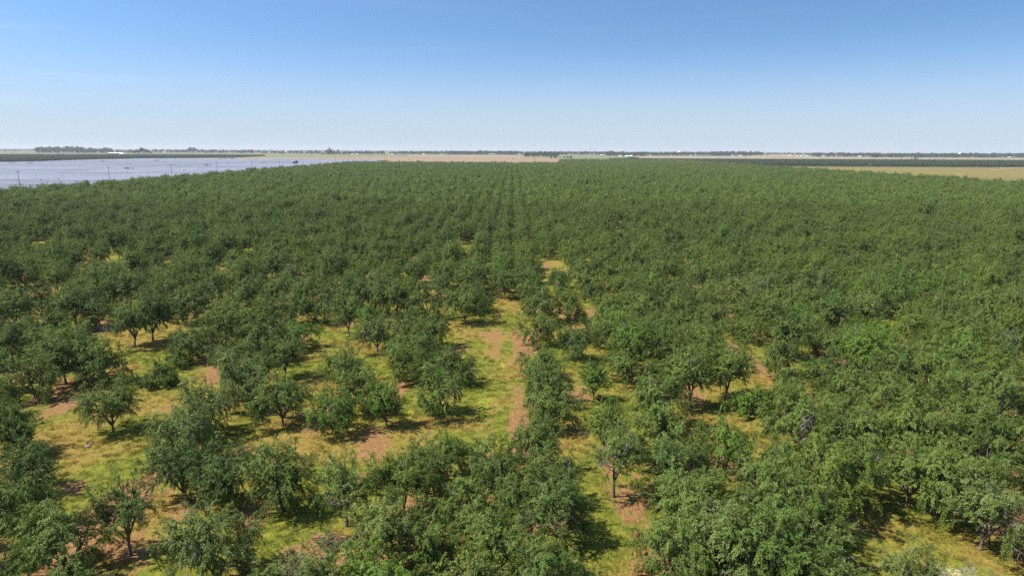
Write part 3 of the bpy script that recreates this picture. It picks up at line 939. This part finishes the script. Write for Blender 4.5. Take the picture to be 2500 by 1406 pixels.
# dark orchards beyond: rows of round trees
def poly_in(poly, x, y):
    ins = np.zeros(len(x), bool)
    for i in range(len(poly)):
        (x1, y1), (x2, y2) = poly[i], poly[i - 1]
        c = ((y1 > y) != (y2 > y)) & (x < (x2 - x1) * (y - y1) / (y2 - y1 + 1e-9) + x1)
        ins ^= c
    return ins
def far_orchard(name, poly, sx, sy, scale, label):
    P = np.array(poly)
    X, Y = np.meshgrid(np.arange(P[:, 0].min(), P[:, 0].max(), sx), np.arange(P[:, 1].min(), P[:, 1].max(), sy))
    X, Y = X.ravel(), Y.ravel()
    k = poly_in(poly, X, Y) & (np.abs(X) < Y * .80 + 60)
    X, Y = X[k], Y[k]
    g_ = np.random.default_rng(len(X))
    X = X + g_.normal(size=len(X)) * .4; Y = Y + g_.normal(size=len(Y)) * .4
    print(name, len(X))
    stuff(name, np.stack([X, Y, X * 0], 1), scale * g_.uniform(.9, 1.1, len(X)), g_.integers(0, 3, len(X)), FTS, label, 'orchard')
far_orchard('dark_orchard', pxs([(-150, 401), (0, 397.8), (100, 396), (250, 389.6), (450, 386.6), (590, 385.0), (650, 381.6), (500, 380.6), (0, 380), (-150, 380)]), 9, 7.5, .62, 'dark green orchard block behind the solar panels')
far_orchard('dark_orchard', [(466, 1330), (2200, 1330), (2450, 2150), (300, 2150), (300, 1815), (466, 1815)], 8, 8, .64, 'dark green orchard block beyond the golden field')

g3 = np.random.default_rng(12)
BANDS = [(90, 200, 372, 374.5, 8, 12.5, 70), (200, 272, 372, 375, 6, 10.5, 46), (272, 330, 372, 375, 3, 6, 30), (370, 460, 371, 374, 3, 6.5, 50), (460, 482, 372, 374, 8, 11, 9), (480, 640, 372, 375, 3, 6.5, 90),
         (640, 785, 374, 376, 3, 6, 70), (838, 1100, 376, 378, 4, 6.5, 130), (1090, 1260, 377.2, 378.6, 6, 8, 130), (1250, 1480, 377, 379, 5, 7, 120), (1280, 1362, 381.5, 384.0, 7, 10.5, 40), (1483, 1530, 380, 382.5, 7, 10, 22),
         (1532, 1572, 381, 382.6, 7, 9, 18), (1570, 1760, 379, 381, 5, 8, 130), (1740, 1862, 380, 381.5, 6, 9.5, 90), (1862, 1990, 380, 381.5, 3, 5.5, 40), (1985, 2140, 381, 384, 5, 8, 90), (2130, 2560, 383, 386, 6, 8.8, 330), (-60, 90, 367.5, 370, 1.5, 3.2, 70)]
pts, sc, scz, vd = [], [], [], []
for (x0, x1, y0, y1, h0, h1, n_) in BANDS:
    for _ in range(int(n_ * 1.3)):
        w = ground_at(g3.uniform(x0, x1), g3.uniform(y0, y1))
        h = 1.22 * g3.uniform(h0, h1) * w.y / FPX
        t = 0 if g3.random() < .72 else 1
        v = int(g3.integers(0, 3)) if t == 0 else int(g3.integers(3, 5))
        pts.append((w.x, w.y, 0)); scz.append(h / 10); sc.append(h / 10 * (g3.uniform(.8, 1.25) if t == 0 else g3.uniform(1.0, 1.5))); vd.append(v)
for _ in range(900):                                             # the farthest wooded belt
    x = g3.uniform(-80, 2580)
    eye = 359.7 + 11.4 * x / 2500
    w = ground_at(x, eye + g3.uniform(7.2, 9.6))
    h = g3.uniform(2.6, 4.4) * w.y / FPX
    pts.append((w.x, w.y, 0)); scz.append(h / 10); sc.append(h / 10 * g3.uniform(1.0, 1.6)); vd.append(int(g3.integers(0, 3)))
stuff('distant_woodland', pts, sc, vd, FTS, 'long hazy belt of far trees along the horizon', 'woodland', scz)

def lone(px_, py_, hpx, shape, label, group=None, wide=1.0, col=None, name=None):
    w = ground_at(px_, py_)
    h = hpx * w.y / FPX / math.cos(R(1))
    o = link(name or ('conifer' if shape == 'conifer' else 'tree'), FT[shape][rz.randrange(len(FT[shape]))])
    o.location = (w.x, w.y, 0); o.rotation_euler = (0, 0, rz.uniform(0, 6.28)); o.scale = (h / 10 * wide, h / 10 * wide, h / 10)
    if col: o.color = col
    return tag(o, label, 'bush' if name == 'bush' else 'tree', group)
G1, G2, G3, G4 = 'dark conifers of the clump above the solar panels', 'dark trees of the round clump behind the solar panels', 'bare-branched trees on the tan field', 'pale bushy trees at the corner of the dark orchard'
lone(805, 377, 16, 'conifer', 'tallest pointed dark conifer of the clump on the horizon above the solar panels', None, 1.15)
for x, h in ((790, 7), (796, 10), (815, 10.5), (821, 8), (826, 11), (831, 7), (800, 12), (810, 12), (785, 5.5), (837, 5)):
    lone(x, 377 + (x % 3) * .15, h, 'conifer' if x not in (796, 826) else 'tall', 'dark conifer crowding round the tallest one on the horizon above the solar panels', G1, 1.3)
for x, h in ((329, 9), (335, 11), (341, 12), (347, 15), (353, 13), (359, 11.5), (364, 9), (369, 7)):
    lone(x, 376.6 + (x % 2) * .2, h * 1.15, 'round', 'dark tree in the round clump standing alone behind the dark left orchard', G2, .8)
lone(761, 376.3, 9.5, 'conifer', 'small lone pointed conifer left of the tall conifer clump', None, 1.1)
lone(107, 372.5, 5, 'round', 'dark bush-like tree in front of the tall grove at far left', None, 1.0)
lone(171, 372.6, 8, 'round', 'broad dark tree before the far left grove', None, 1.2)
lone(31, 376.2, 3, 'round', 'small dark tree beside the pale farm road at far left', None, 1.3)
lone(724, 402.5, 11, 'round', 'round olive bush standing among the solar panels', None, .95, (1.7, 1.5, .8, 1), 'bush')
lone(718, 402.2, 8, 'round', 'small olive bush leaning on the round bush among the solar panels', None, .9, (1.5, 1.4, .8, 1), 'bush')
for x, y, h in ((2163, 393.6, 5.2), (2200, 393.2, 6), (2214, 393.6, 5), (2226, 393.6, 6), (2234, 393.4, 8), (2239, 393.6, 7), (2303, 391.5, 3.2)):
    lone(x, y, h, 'tall', 'thin grey-branched tree on the tan field behind the dark orchard', G3, 1.5, (1.9, 1.6, 1.5, 1))
for x, y, h in ((1886, 406, 11), (1902, 405.5, 12), (1914, 406, 11.5), (1932, 406, 11), (2073, 407.4, 8), (2084, 407.4, 8.5), (2094, 407.4, 7.5)):
    lone(x, y, h, 'round', 'pale bushy tree rising before the dark right orchard', G4, 1.15, (1.7, 1.6, 1.5, 1))
lone(2124, 409, 9, 'round', 'yellowish round bush at the edge of the golden field', None, 1.0, (3.0, 2.5, 1.0, 1), 'bush')
lone(1094, 383, 3.4, 'round', 'tiny dark tree alone on the brown field', None, 1.1)
for x, y, h in ((975, 393, 2.6), (998, 391.4, 2.4), (1252, 389.6, 3.4), (1306, 389.6, 3.4), (939, 379.6, 1.8)):
    lone(x, y, h, 'round', 'small dark shrub dotted on the brown field', 'shrubs dotted on the brown field', 1.3, None, 'bush')
for x, y, h in ((1345, 388.4, 7), (1356, 388, 8), (1378, 387.4, 6), (1386, 387.6, 6.5), (1394, 388, 7.5)):
    lone(x, y, h, 'round', 'grey-green tree at the far corner of the brown field', 'trees at the far corner of the brown field', 1.2, (1.3, 1.35, 1.2, 1))

# ------------------------------------------------------------------ solar panels
def solar_glass():
    m, n, l, out = new_mat('solar_glass')
    g = n.new('ShaderNodeNewGeometry')
    f = ramp(n, l, noise(n, l, .05, 3, g.outputs['Position']), .3, .7)
    c = mix(n, l, f, (0.195, 0.190, 0.212), (0.225, 0.218, 0.24))
    b = principled(n, l, out, c, .35, 0, .4)
    return m
M_SOLAR = solar_glass()
M_STEEL = plain('grey_steel', (.30, .30, .31), .55, .4)
M_WHITE = plain('white_paint', (.80, .80, .78), .6, var=.06)
M_DARK = plain('dark_roof', (.07, .06, .055), .8)
gaps = [-327, -351, -437, -527, -690, -1010, -1500]
edge = SOLAR_FAR
def far_limit(x):
    e = sorted(edge)
    for (x1, y1), (x2, y2) in zip(e, e[1:]):
        if x1 <= x <= x2: return y1 + (y2 - y1) * (x - x1) / (x2 - x1)
    return 1300
pv, pf, st = [], [], MB()
rs = random.Random(31)
for a, b in zip(gaps, gaps[1:]):
    wide_a, wide_b = .9, .9
    x1, x0 = a - wide_a, b + wide_b
    y = 260 + rs.uniform(0, 5)
    while y < 1990:
        y += 5.6
        if x1 < -(y * .80 + 60): continue
        if y > far_limit((x0 + x1) / 2) - 12: continue
        if rs.random() < .012: y += 5
        if rs.random() < .012: continue
        on_a, on_b = fbm(np.array([y / 170 + a]), np.array([.5]), 3, 2)[0] > .53, fbm(np.array([y / 170 + b]), np.array([.5]), 3, 2)[0] > .53
        xa, xb = x0 - (0 if on_b else wide_b - .15), x1 + (0 if on_a else wide_a - .15)
        if xb - xa < 12: continue
        til = R(rs.gauss(0.7, 1.1)); hw = 2.05; z = 1.75
        dy, dz = hw * math.cos(til), hw * math.sin(til)
        b0 = len(pv)
        for xx_ in (xa, xb):
            pv += [(xx_, y - dy, z - dz), (xx_, y + dy, z + dz), (xx_, y + dy, z + dz - .05), (xx_, y - dy, z - dz - .05)]
        pf += [(b0, b0 + 4, b0 + 5, b0 + 1), (b0 + 3, b0 + 2, b0 + 6, b0 + 7), (b0, b0 + 3, b0 + 7, b0 + 4), (b0 + 1, b0 + 5, b0 + 6, b0 + 2), (b0, b0 + 1, b0 + 2, b0 + 3), (b0 + 4, b0 + 7, b0 + 6, b0 + 5)]
        for q in np.arange(xa + 2, xb, 16): st.box((q, y, .8), (.16, .16, 1.6))
me = mesh_np('solar_panels', pv, [np.array(pf)], [M_SOLAR])
sp = tag(link('solar_panels', me), 'wide field of close-set solar panel rows reflecting the pale sky', 'solar farm', None, 'stuff')
st.build('support_posts', M_STEEL, sp)['kind'] = 'stuff'

def inverter(px_, py_, label, group=None, L=11):
    w = ground_at(px_, py_)
    r_ = empty('inverter_station', (w.x, w.y, .09))
    tag(r_, label, 'inverter', group)
    MB().box((0, 0, 1.6), (L * .45, 2.6, 2.9)).build('cabinet', M_WHITE, r_)
    MB().box((L * .52, 0, 1.3), (L * .36, 2.4, 2.3)).build('transformer', M_WHITE, r_)
    MB().box((L * .2, 0, 3.5), (L * 1.15, 4.2, .18)).tube([(-L * .3, 0, 0), (-L * .3, 0, 3.4)], .12, 6).tube([(L * .75, 0, 0), (L * .75, 0, 3.4)], .12, 6).build('shade_roof', M_DARK, r_)
for x, y, t in ((310, 415.4, 'white inverter station under a dark roof among the nearer solar panels'), (503, 406.4, 'pair of white inverter boxes near the middle of the solar panels'),
                (250, 396.6, 'white inverter station near the far edge of the solar panels'), (380, 394.8, 'small white inverter station by the pale far edge of the solar panels'),
                (70, 402.4, 'dark-roofed inverter station at the far left of the solar panels'), (26, 401.6, 'inverter station farthest left among the solar panels'), (640, 400, 'inverter station close to the brown field end of the solar panels')):
    inverter(x, y, t, 'inverter stations')
for x, y in ((89, 434.6), (136, 432.6), (146, 432.6), (127, 433.6), (153, 433), (82, 421.4), (197, 429.6), (163, 420.4), (168, 420.2), (176, 420), (305, 422.6), (299, 423), (309, 423), (337, 429), (358, 428), (308, 430.2), (320, 415.6), (435, 421), (470, 419), (462, 419.6), (478, 419.4), (446, 420.4), (480, 414), (100, 444.4), (143, 442.6), (160, 413.6), (238, 400.4)):
    w = ground_at(x, y)
    o = MB().box((0, 0, 1.6), (2.3, 1.1, 3.0)).box((0, 0, 3.16), (2.5, 1.3, .12)).build('equipment_cabinet', M_WHITE)
    o.location = (w.x, w.y, .09); o.rotation_euler.z = R(-55)
    tag(o, 'small white equipment cabinet standing between the solar panel rows', 'cabinet', 'white cabinets between the solar panels')

# white tanks at the near edge of the solar field
for x, y, h, r_, t in ((737.5, 404, 9, 1.5, 'tall slim white tank beside the olive bush at the solar panels'), (747, 403.4, 5.5, 1.9, 'shorter white tank right of the tall slim one at the solar panels')):
    w = ground_at(x, y); k = w.y / FPX
    e = empty('water_tank', (w.x, w.y, .09)); tag(e, t, 'tank')
    MB().lathe([(r_ * k, 0), (r_ * k, h * k * .92)], 16).build('tank_shell', M_WHITE, e)
    MB().lathe([(r_ * k * 1.04, h * k * .922), (r_ * k * .3, h * k)], 16).build('tank_roof', M_WHITE, e)

# scrap heap on the far brown margin
w = ground_at(555, 389); k = w.y / FPX
hp = MB()
for i in range(26):
    hp.box((rs.gauss(0, 10) * k, rs.gauss(0, 3), rs.uniform(.6, 2.2)), (rs.uniform(3, 9), rs.uniform(2, 5), rs.uniform(1.2, 4)))
o = hp.build('scrap_heap', plain('grey_scrap', (.30, .31, .32), .8, var=.4, scale=.2)); o.location = (w.x, w.y, .1)
tag(o, 'grey heap of stacked equipment on the bare far margin of the solar field', 'scrap heap')

# ------------------------------------------------------------------ utility poles and wires
M_POLE = plain('pole_wood', (.085, .068, .055), .9, var=.3, scale=3)
def pole_meshes(h):
    p = MB().tube([(0, 0, -.2), (0, 0, h)], [.20, .13], 8).mesh('pole', M_POLE)
    c = MB().box((0, 0, h - .55), (2.7, .12, .15)).box((-.55, .09, h - .95), (.9, .03, .08)).box((.55, .09, h - .95), (.9, .03, .08)).mesh('crossarm', M_POLE)
    i = MB()
    ins = [MB().lathe([(.05, h - .47), (.09, h - .40), (.05, h - .33), (.08, h - .26), (.03, h - .2)], 8, (x, 0)).mesh('insulator', M_STEEL) for x in (-1.2, .45, 1.2)]
    return p, c, ins
PM = pole_meshes(15.2)
def pole(x, y, label, group, rz_=0, s=1):
    e = empty('utility_pole', (x, y, 0), rz_, s)
    tag(e, label, 'utility pole', group)
    link('pole', PM[0], e); link('crossarm', PM[1], e)
    for q in PM[2]: link('insulator', q, e)
PX = -319.0
PYS = [446 + 100.6 * k for k in range(-1, 12)]
for i, y in enumerate(PYS):
    pole(PX, y, ('dark wooden utility pole nearest the left edge, by the solar panels' if i == 1 else 'dark utility pole %s along the line between orchard and solar panels' % ORD[max(i, 1)]), 'utility poles along the orchard edge')
for x, nm in ((-1.2, 'overhead wire nearest the solar panels on the utility poles'), (.45, 'middle overhead wire on the utility poles by the solar panels'), (1.2, 'overhead wire nearest the orchard on the utility poles')):
    mb = MB()
    for y0, y1 in zip(PYS, PYS[1:]):
        mb.tube([(PX + x, y0 + (y1 - y0) * t, 15.05 - 2.0 * 4 * t * (1 - t) * .5) for t in np.linspace(0, 1, 9)], .022, 4, False)
    tag(mb.build('overhead_wire', M_DARK), nm, 'wire')
for i, (x, y, hp_) in enumerate(((960, 392.2, 7), (1018.5, 392.0, 6.5), (1231, 391.4, 7), (1272, 393.4, 9), (1449, 391, 8), (1640, 396.5, 9), (1833, 397, 10), (1920, 397.4, 10), (2006, 397.6, 10), (826, 398.5, 11), (837, 398.8, 9), (858, 398.8, 11), (864, 398.4, 10), (896, 397.6, 11))):
    w = ground_at(x, y); h = hp_ * w.y / FPX
    pole(w.x, w.y, 'small far utility pole standing beyond the orchard end', 'far utility poles beyond the orchard', R(60), h / 15.2)

# ------------------------------------------------------------------ buildings
M_WALL = [plain('pale_wall', (.58, .55, .50), .8, var=.1, scale=.1), plain('tan_wall', (.40, .33, .26), .8, var=.1, scale=.1), plain('grey_wall', (.42, .42, .43), .8, var=.1, scale=.1)]
M_ROOFW = plain('white_metal_roof', (.78, .78, .79), .45, var=.05, scale=.05)
M_ROOFG = plain('grey_roof', (.36, .35, .35), .7, var=.15, scale=.1)
def building(px_, py_, wpx, hpx, label, wall=0, roof=None, depth=.6, group=None, name='farm_building', cat='building', door=True):
    w = ground_at(px_, py_); k = w.y / FPX
    L, H = wpx * k, hpx * k
    Dp = max(L * depth, 7)
    e = empty(name, (w.x, w.y + Dp / 2, 0), math.atan2(-w.x, w.y) * .6)
    tag(e, label, cat, group)
    hw = H * .62
    MB().box((0, 0, hw / 2), (L, Dp, hw)).poly([(-L / 2, -Dp / 2, hw), (-L / 2, Dp / 2, hw), (-L / 2, 0, H * .97), (L / 2, -Dp / 2, hw), (L / 2, Dp / 2, hw), (L / 2, 0, H * .97)], [(0, 2, 1), (3, 4, 5)]).build('wall', M_WALL[wall], e)
    t = .35
    MB().poly([(-L / 2 - .6, -Dp / 2 - .7, hw - .2), (L / 2 + .6, -Dp / 2 - .7, hw - .2), (L / 2 + .6, 0, H), (-L / 2 - .6, 0, H), (-L / 2 - .6, Dp / 2 + .7, hw - .2), (L / 2 + .6, Dp / 2 + .7, hw - .2),
               (-L / 2 - .6, -Dp / 2 - .7, hw - .2 + t), (L / 2 + .6, -Dp / 2 - .7, hw - .2 + t), (L / 2 + .6, 0, H + t), (-L / 2 - .6, 0, H + t), (-L / 2 - .6, Dp / 2 + .7, hw - .2 + t), (L / 2 + .6, Dp / 2 + .7, hw - .2 + t)],
              [(6, 7, 8, 9), (9, 8, 11, 10), (3, 2, 1, 0), (4, 5, 2, 3), (0, 1, 7, 6), (5, 4, 10, 11), (1, 2, 8, 7), (2, 5, 11, 8), (0, 6, 9, 3), (3, 9, 10, 4)]).build('roof', roof or M_ROOFW, e)
    if door: MB().box((L * .18, -Dp / 2 - .03, min(hw * .8, 4) / 2), (min(L * .2, 5), .1, min(hw * .8, 4))).build('door', M_DARK, e)
building(281, 376.8, 31, 3.9, 'long white-roofed barn with dark red wall behind the left dark orchard', 1, None, .3)
building(296, 377.4, 10, 2.4, 'low white shed in front of the long white-roofed barn', 0)
for x, y, w_, h_, t, wl in ((241, 372.6, 3.5, 2.4, 'tiny white house at the foot of the far left grove', 0), (173, 370.2, 2.4, 2.4, 'tiny white house shining between the trees of the far left grove', 0),
    (377, 373.2, 4, 2, 'small white house right of the round dark clump', 0), (388, 373.2, 4.5, 2, 'second small white house from the round dark clump', 0), (399, 373.8, 5.5, 2.2, 'third small white house from the round dark clump', 0),
    (615, 373.4, 7, 3.2, 'white-roofed farm shed on the skyline above the brown solar margin', 0), (694, 373.4, 9, 3.6, 'white gabled shed on the skyline above the solar panels', 0),
    (743, 374.4, 19, 3.2, 'long low pale shed left of the lone small conifer', 2), (775, 375.6, 3.4, 2.4, 'tiny white house between the lone conifer and the conifer clump', 0),
    (850, 377.4, 5.5, 2.4, 'white house first right of the conifer clump', 0), (859, 378, 4, 2, 'low white house second right of the conifer clump', 0), (871, 378, 3.4, 2.6, 'white house third right of the conifer clump', 0),
    (955, 378.6, 11, 1.6, 'low long white shed on the green field edge', 0), (1034, 378.4, 5.6, 2.4, 'pale barn at the left end of the straw strip', 0),
    (1192, 377.8, 4.4, 2.3, 'leftmost white house of the row over the brown field', 0), (1200, 377.8, 4, 2.3, 'white house second from left in the row over the brown field', 0), (1207, 377.6, 3, 2, 'small white house third from left in the row over the brown field', 0),
    (1215.5, 377.8, 5, 2.3, 'widest white house of the row over the brown field', 0), (1224, 377.6, 3.6, 2.2, 'white house second from right in the row over the brown field', 0), (1231, 377.6, 3, 2.2, 'rightmost white house of the row over the brown field', 0),
    (1268, 378.6, 3.4, 2.4, 'lone white house between the house row and the grey grove', 0), (1343, 377.6, 6, 3, 'white house behind the grey grove, left of the taller one', 0), (1352, 378.4, 7, 3, 'taller white house behind the grey grove', 0),
    (1447, 378.4, 9, 3.2, 'white building at the foot of the tall radio mast', 0), (1469, 381, 4.6, 3, 'pale green-grey house right of the radio mast', 2),
    (1514, 383.8, 5, 3, 'small white house left of the white farmhouse', 0), (1531.5, 384, 9, 3.6, 'long white farmhouse before dark green trees', 0), (1541, 383.8, 4.6, 4.4, 'white gabled barn beside the long white farmhouse', 0),
    (1587, 381.2, 3, 2, 'tiny white house right of the dark green farm trees', 0), (1686, 381.2, 4, 2, 'small white house left of the dark tree belt on the tan field', 0),
    (1788, 381.6, 5, 2.2, 'white shed first of three below the dark tree belt', 0), (1794.5, 381.4, 5, 2.2, 'white shed second of three below the dark tree belt', 0), (1808, 381.8, 8, 2, 'widest white shed of three below the dark tree belt', 0),
    (1929, 382, 7, 2, 'white shed at the right foot of the bare mound', 0), (1947, 382.4, 3, 2.3, 'tiny white house second right of the bare mound', 0), (1956, 382.4, 4, 2.2, 'small white house third right of the bare mound', 0), (1971, 382.4, 7, 2.2, 'white shed fourth right of the bare mound', 0),
    (2010, 382.6, 26, 2.2, 'long pale packing shed right of the bare mound', 0), (2062, 381.6, 50, 3.4, 'very long pale shed on the right skyline', 2), (2100, 383.8, 7, 2.4, 'white house at the right end of the very long pale shed', 0),
    (2135, 384.2, 8, 2.6, 'white shed alone in the right tree belt', 0), (2187, 384.4, 6, 2.4, 'white house in the right tree belt above the grey-branched trees', 0), (2218, 385, 4.4, 2.2, 'smaller white shed of the pair in the right tree belt', 0), (2227.5, 385, 7, 2.4, 'larger white shed of the pair in the right tree belt', 0),
    (2379, 384.2, 3.4, 2.6, 'tiny white house right of the right water tower', 0), (2450, 385.6, 4, 2.2, 'small white house left of the last pair at the right edge', 0), (2461, 385.6, 4, 2.2, 'left one of the last pair of white houses at the right edge', 0), (2466.5, 385.6, 3.2, 2.2, 'right one of the last pair of white houses at the right edge', 0)):
    building(x, y, w_, h_, t, wl)
for x, y, w_, t in ((1518, 389.6, 16, 'shorter long white greenhouse at the end of the orchard'), (1541.5, 390, 23, 'longer white greenhouse at the end of the orchard')):
    w = ground_at(x, y); k = w.y / FPX; L = w_ * k
    e = empty('greenhouse', (w.x, w.y, 0), math.atan2(-w.x, w.y) * .5); tag(e, t, 'greenhouse')
    prof = [(-4.5 * math.cos(a), 3.6 * math.sin(a)) for a in np.linspace(0, math.pi, 13)]
    MB().poly([(-L / 2, y_, z_) for y_, z_ in prof] + [(L / 2, y_, z_) for y_, z_ in prof], [(i, i + 1, i + 14, i + 13) for i in range(12)]).build('cover', M_ROOFW, e)
    mb = MB()
    for sx in (-1, 1): mb.poly([(sx * (L / 2 - .05), y_ * .99, z_ * .99) for y_, z_ in prof], [tuple(range(13))])
    mb.build('end_wall', M_WALL[0], e)

def water_tower(px_, py_, hpx, rpx, label):
    w = ground_at(px_, py_); k = w.y / FPX; H, r_ = hpx * k, rpx * k
    e = empty('water_tower', (w.x, w.y, 0)); tag(e, label, 'water tower')
    MB().lathe([(r_ * .25, H * .55), (r_ * .8, H * .64), (r_, H * .76), (r_ * .92, H * .88), (r_ * .55, H * .97), (.3, H)], 24).build('tank', M_WHITE, e)
    MB().lathe([(r_ * .16, 0), (r_ * .14, H * .56)], 12).build('riser', M_WHITE, e)
    for i in range(6):
        a = i * math.pi / 3
        MB().tube([(math.cos(a) * r_ * .95, math.sin(a) * r_ * .95, 0), (math.cos(a) * r_ * .86, math.sin(a) * r_ * .86, H * .72)], r_ * .06, 6).build('leg', M_WHITE, e)
water_tower(1658, 380, 10.5, 3.0, 'white water tower above the trees behind the tan field')
water_tower(2342, 384.5, 11.5, 3.6, 'white water tower above the right tree belt')

def mast(px_, py_, hpx, label, group=None, rw=1.5):
    w = ground_at(px_, py_); H = hpx * w.y / FPX
    e = empty('radio_mast', (w.x, w.y, 0)); tag(e, label, 'mast', group)
    mb = MB()
    c = [(rw * math.cos(a), rw * math.sin(a)) for a in (0, 2.09, 4.19)]
    for x, y in c: mb.tube([(x, y, 0), (x * .5, y * .5, H)], .32, 4)
    n_ = int(H / 3)
    for i in range(n_):
        z0, z1 = H * i / n_, H * (i + 1) / n_
        f0, f1 = 1 - .5 * i / n_, 1 - .5 * (i + 1) / n_
        for q in range(3):
            p, s_ = c[q], c[(q + 1) % 3]
            mb.tube([(p[0] * f0, p[1] * f0, z0), (s_[0] * f1, s_[1] * f1, z1)], .14, 3, False)
    mb.build('lattice', M_STEEL, e)
    MB().tube([(0, 0, H), (0, 0, H * 1.06)], .25, 5).build('antenna', M_STEEL, e)
mast(1440.5, 379, 23, 'tallest radio mast on the horizon over the orchard end')
mast(1411.5, 378.6, 13, 'shorter radio mast left of the tallest one')
mast(1453.5, 378.8, 13, 'shorter radio mast right of the tallest one')
mast(665, 376, 13, 'thin mast on the skyline above the solar panels')
mast(484, 373.4, 10, 'thin mast beside the tall tree clump on the left skyline')
mast(577, 374, 10, 'thin mast on the skyline left of the white farm sheds')

# white shade roof and van at the orchard's right edge
w = ground_at(2160, 432.0)
e = empty('shade_canopy', (w.x, w.y, 0), R(-8)); tag(e, 'flat white shade canopy at the right border of the orchard', 'canopy')
MB().box((0, 0, 4.6), (9.5, 5.5, .3)).build('roof', M_ROOFW, e)
for sx in (-4.4, 4.4):
    for sy in (-2.4, 2.4): MB().tube([(sx, sy, 0), (sx, sy, 4.46)], .09, 8).build('post', M_STEEL, e)
w = ground_at(2180, 432.4)
e = empty('water_tank', (w.x, w.y, 0)); tag(e, 'large round white tank beside the flat canopy at the right orchard border', 'tank')
MB().lathe([(2.1, 0), (2.1, 5.0)], 24).build('tank_shell', M_WHITE, e)
MB().lathe([(2.16, 5.0), (1.2, 5.6), (.4, 5.75)], 24).build('tank_roof', M_WHITE, e)
w = ground_at(1737, 401.4)
building(1737, 403, 4.5, 5.2, 'small white shed just showing above the far orchard trees', 0)
w = ground_at(1406, 399.8); k = w.y / FPX
building(1405, 402, 5, 5.8, 'white shed by the dirt track at the corner of the brown field', 0)

# ------------------------------------------------------------------ small things on the near orchard floor
def rock(px_, py_, s, label, group=None):
    w = ground_at(px_, py_)
    import bmesh
    bm = bmesh.new(); bmesh.ops.create_icosphere(bm, subdivisions=3, radius=s)
    for v in bm.verts:
        q = v.co
        f = 1 + .45 * (float(fbm(np.array([q.x / s * 1.3 + px_]), np.array([q.y / s * 1.3 + q.z / s]), 5, 3)[0]) - .5)
        v.co = Vector((q.x * f * 1.2, q.y * f, q.z * f * .6))
    me = bpy.data.meshes.new('rock'); bm.to_mesh(me); bm.free()
    me.materials.append(M_ROCK)
    o = link('rock', me); o.location = (w.x, w.y, s * .2); tag(o, label, 'rock', group)
M_ROCK = plain('pale_rock', (.22, .20, .17), .9, var=.4, scale=4)
rock(215, 1090, .24, 'pale rock lying in yellow grass near the lone left tree')
rock(222, 1083, .15, 'smaller pale rock beside the pale rock in yellow grass')

def brush(px_, py_, L, label, seed, mat=None):
    w = ground_at(px_, py_); r_ = random.Random(seed); mb = MB()
    for i in range(34):
        a = r_.uniform(-.5, .5) + (math.pi if r_.random() < .3 else 0)
        p = Vector((r_.gauss(0, .5), r_.gauss(0, .35), r_.uniform(.05, .6))); d = Vector((math.cos(a), math.sin(a) * .6, r_.uniform(-.05, .35)))
        q = [p]
        for j in range(4):
            d = (d + Vector((r_.gauss(0, .2), r_.gauss(0, .2), r_.gauss(-.03, .12)))).normalized(); q.append(q[-1] + d * L * r_.uniform(.14, .3))
        mb.tube(q, [.045, .035, .025, .016, .008], 4, False)
    o = mb.build('fallen_branch', mat or M_DEAD); o.location = (w.x, w.y, 0); tag(o, label, 'branch')
brush(250, 808, 3.4, 'grey fallen branch with twigs beside dark almond trees on the left', 3)
brush(800, 1332, 1.6, 'dry fallen branch in the shadow of the airy tree', 5, M_BARK)
brush(862, 1330, 2.0, 'brown pile of dead twigs under the airy tree', 8, M_BARK)

# ------------------------------------------------------------------ the air
hm, n, l, out = new_mat('haze')
pvol = n.new('ShaderNodeVolumePrincipled')
pvol.inputs['Color'].default_value = (.90, .91, 1.0, 1)
pvol.inputs['Density'].default_value = 6.0e-5
pvol.inputs['Anisotropy'].default_value = 0.1
l.new(pvol.outputs[0], out.inputs['Volume'])
hz_ = MB().box((0, 6050, 31.5), (25200, 13200, 65)).build('haze', hm)
tag(hz_, 'thin pale haze over the far fields', None, None, 'stuff')
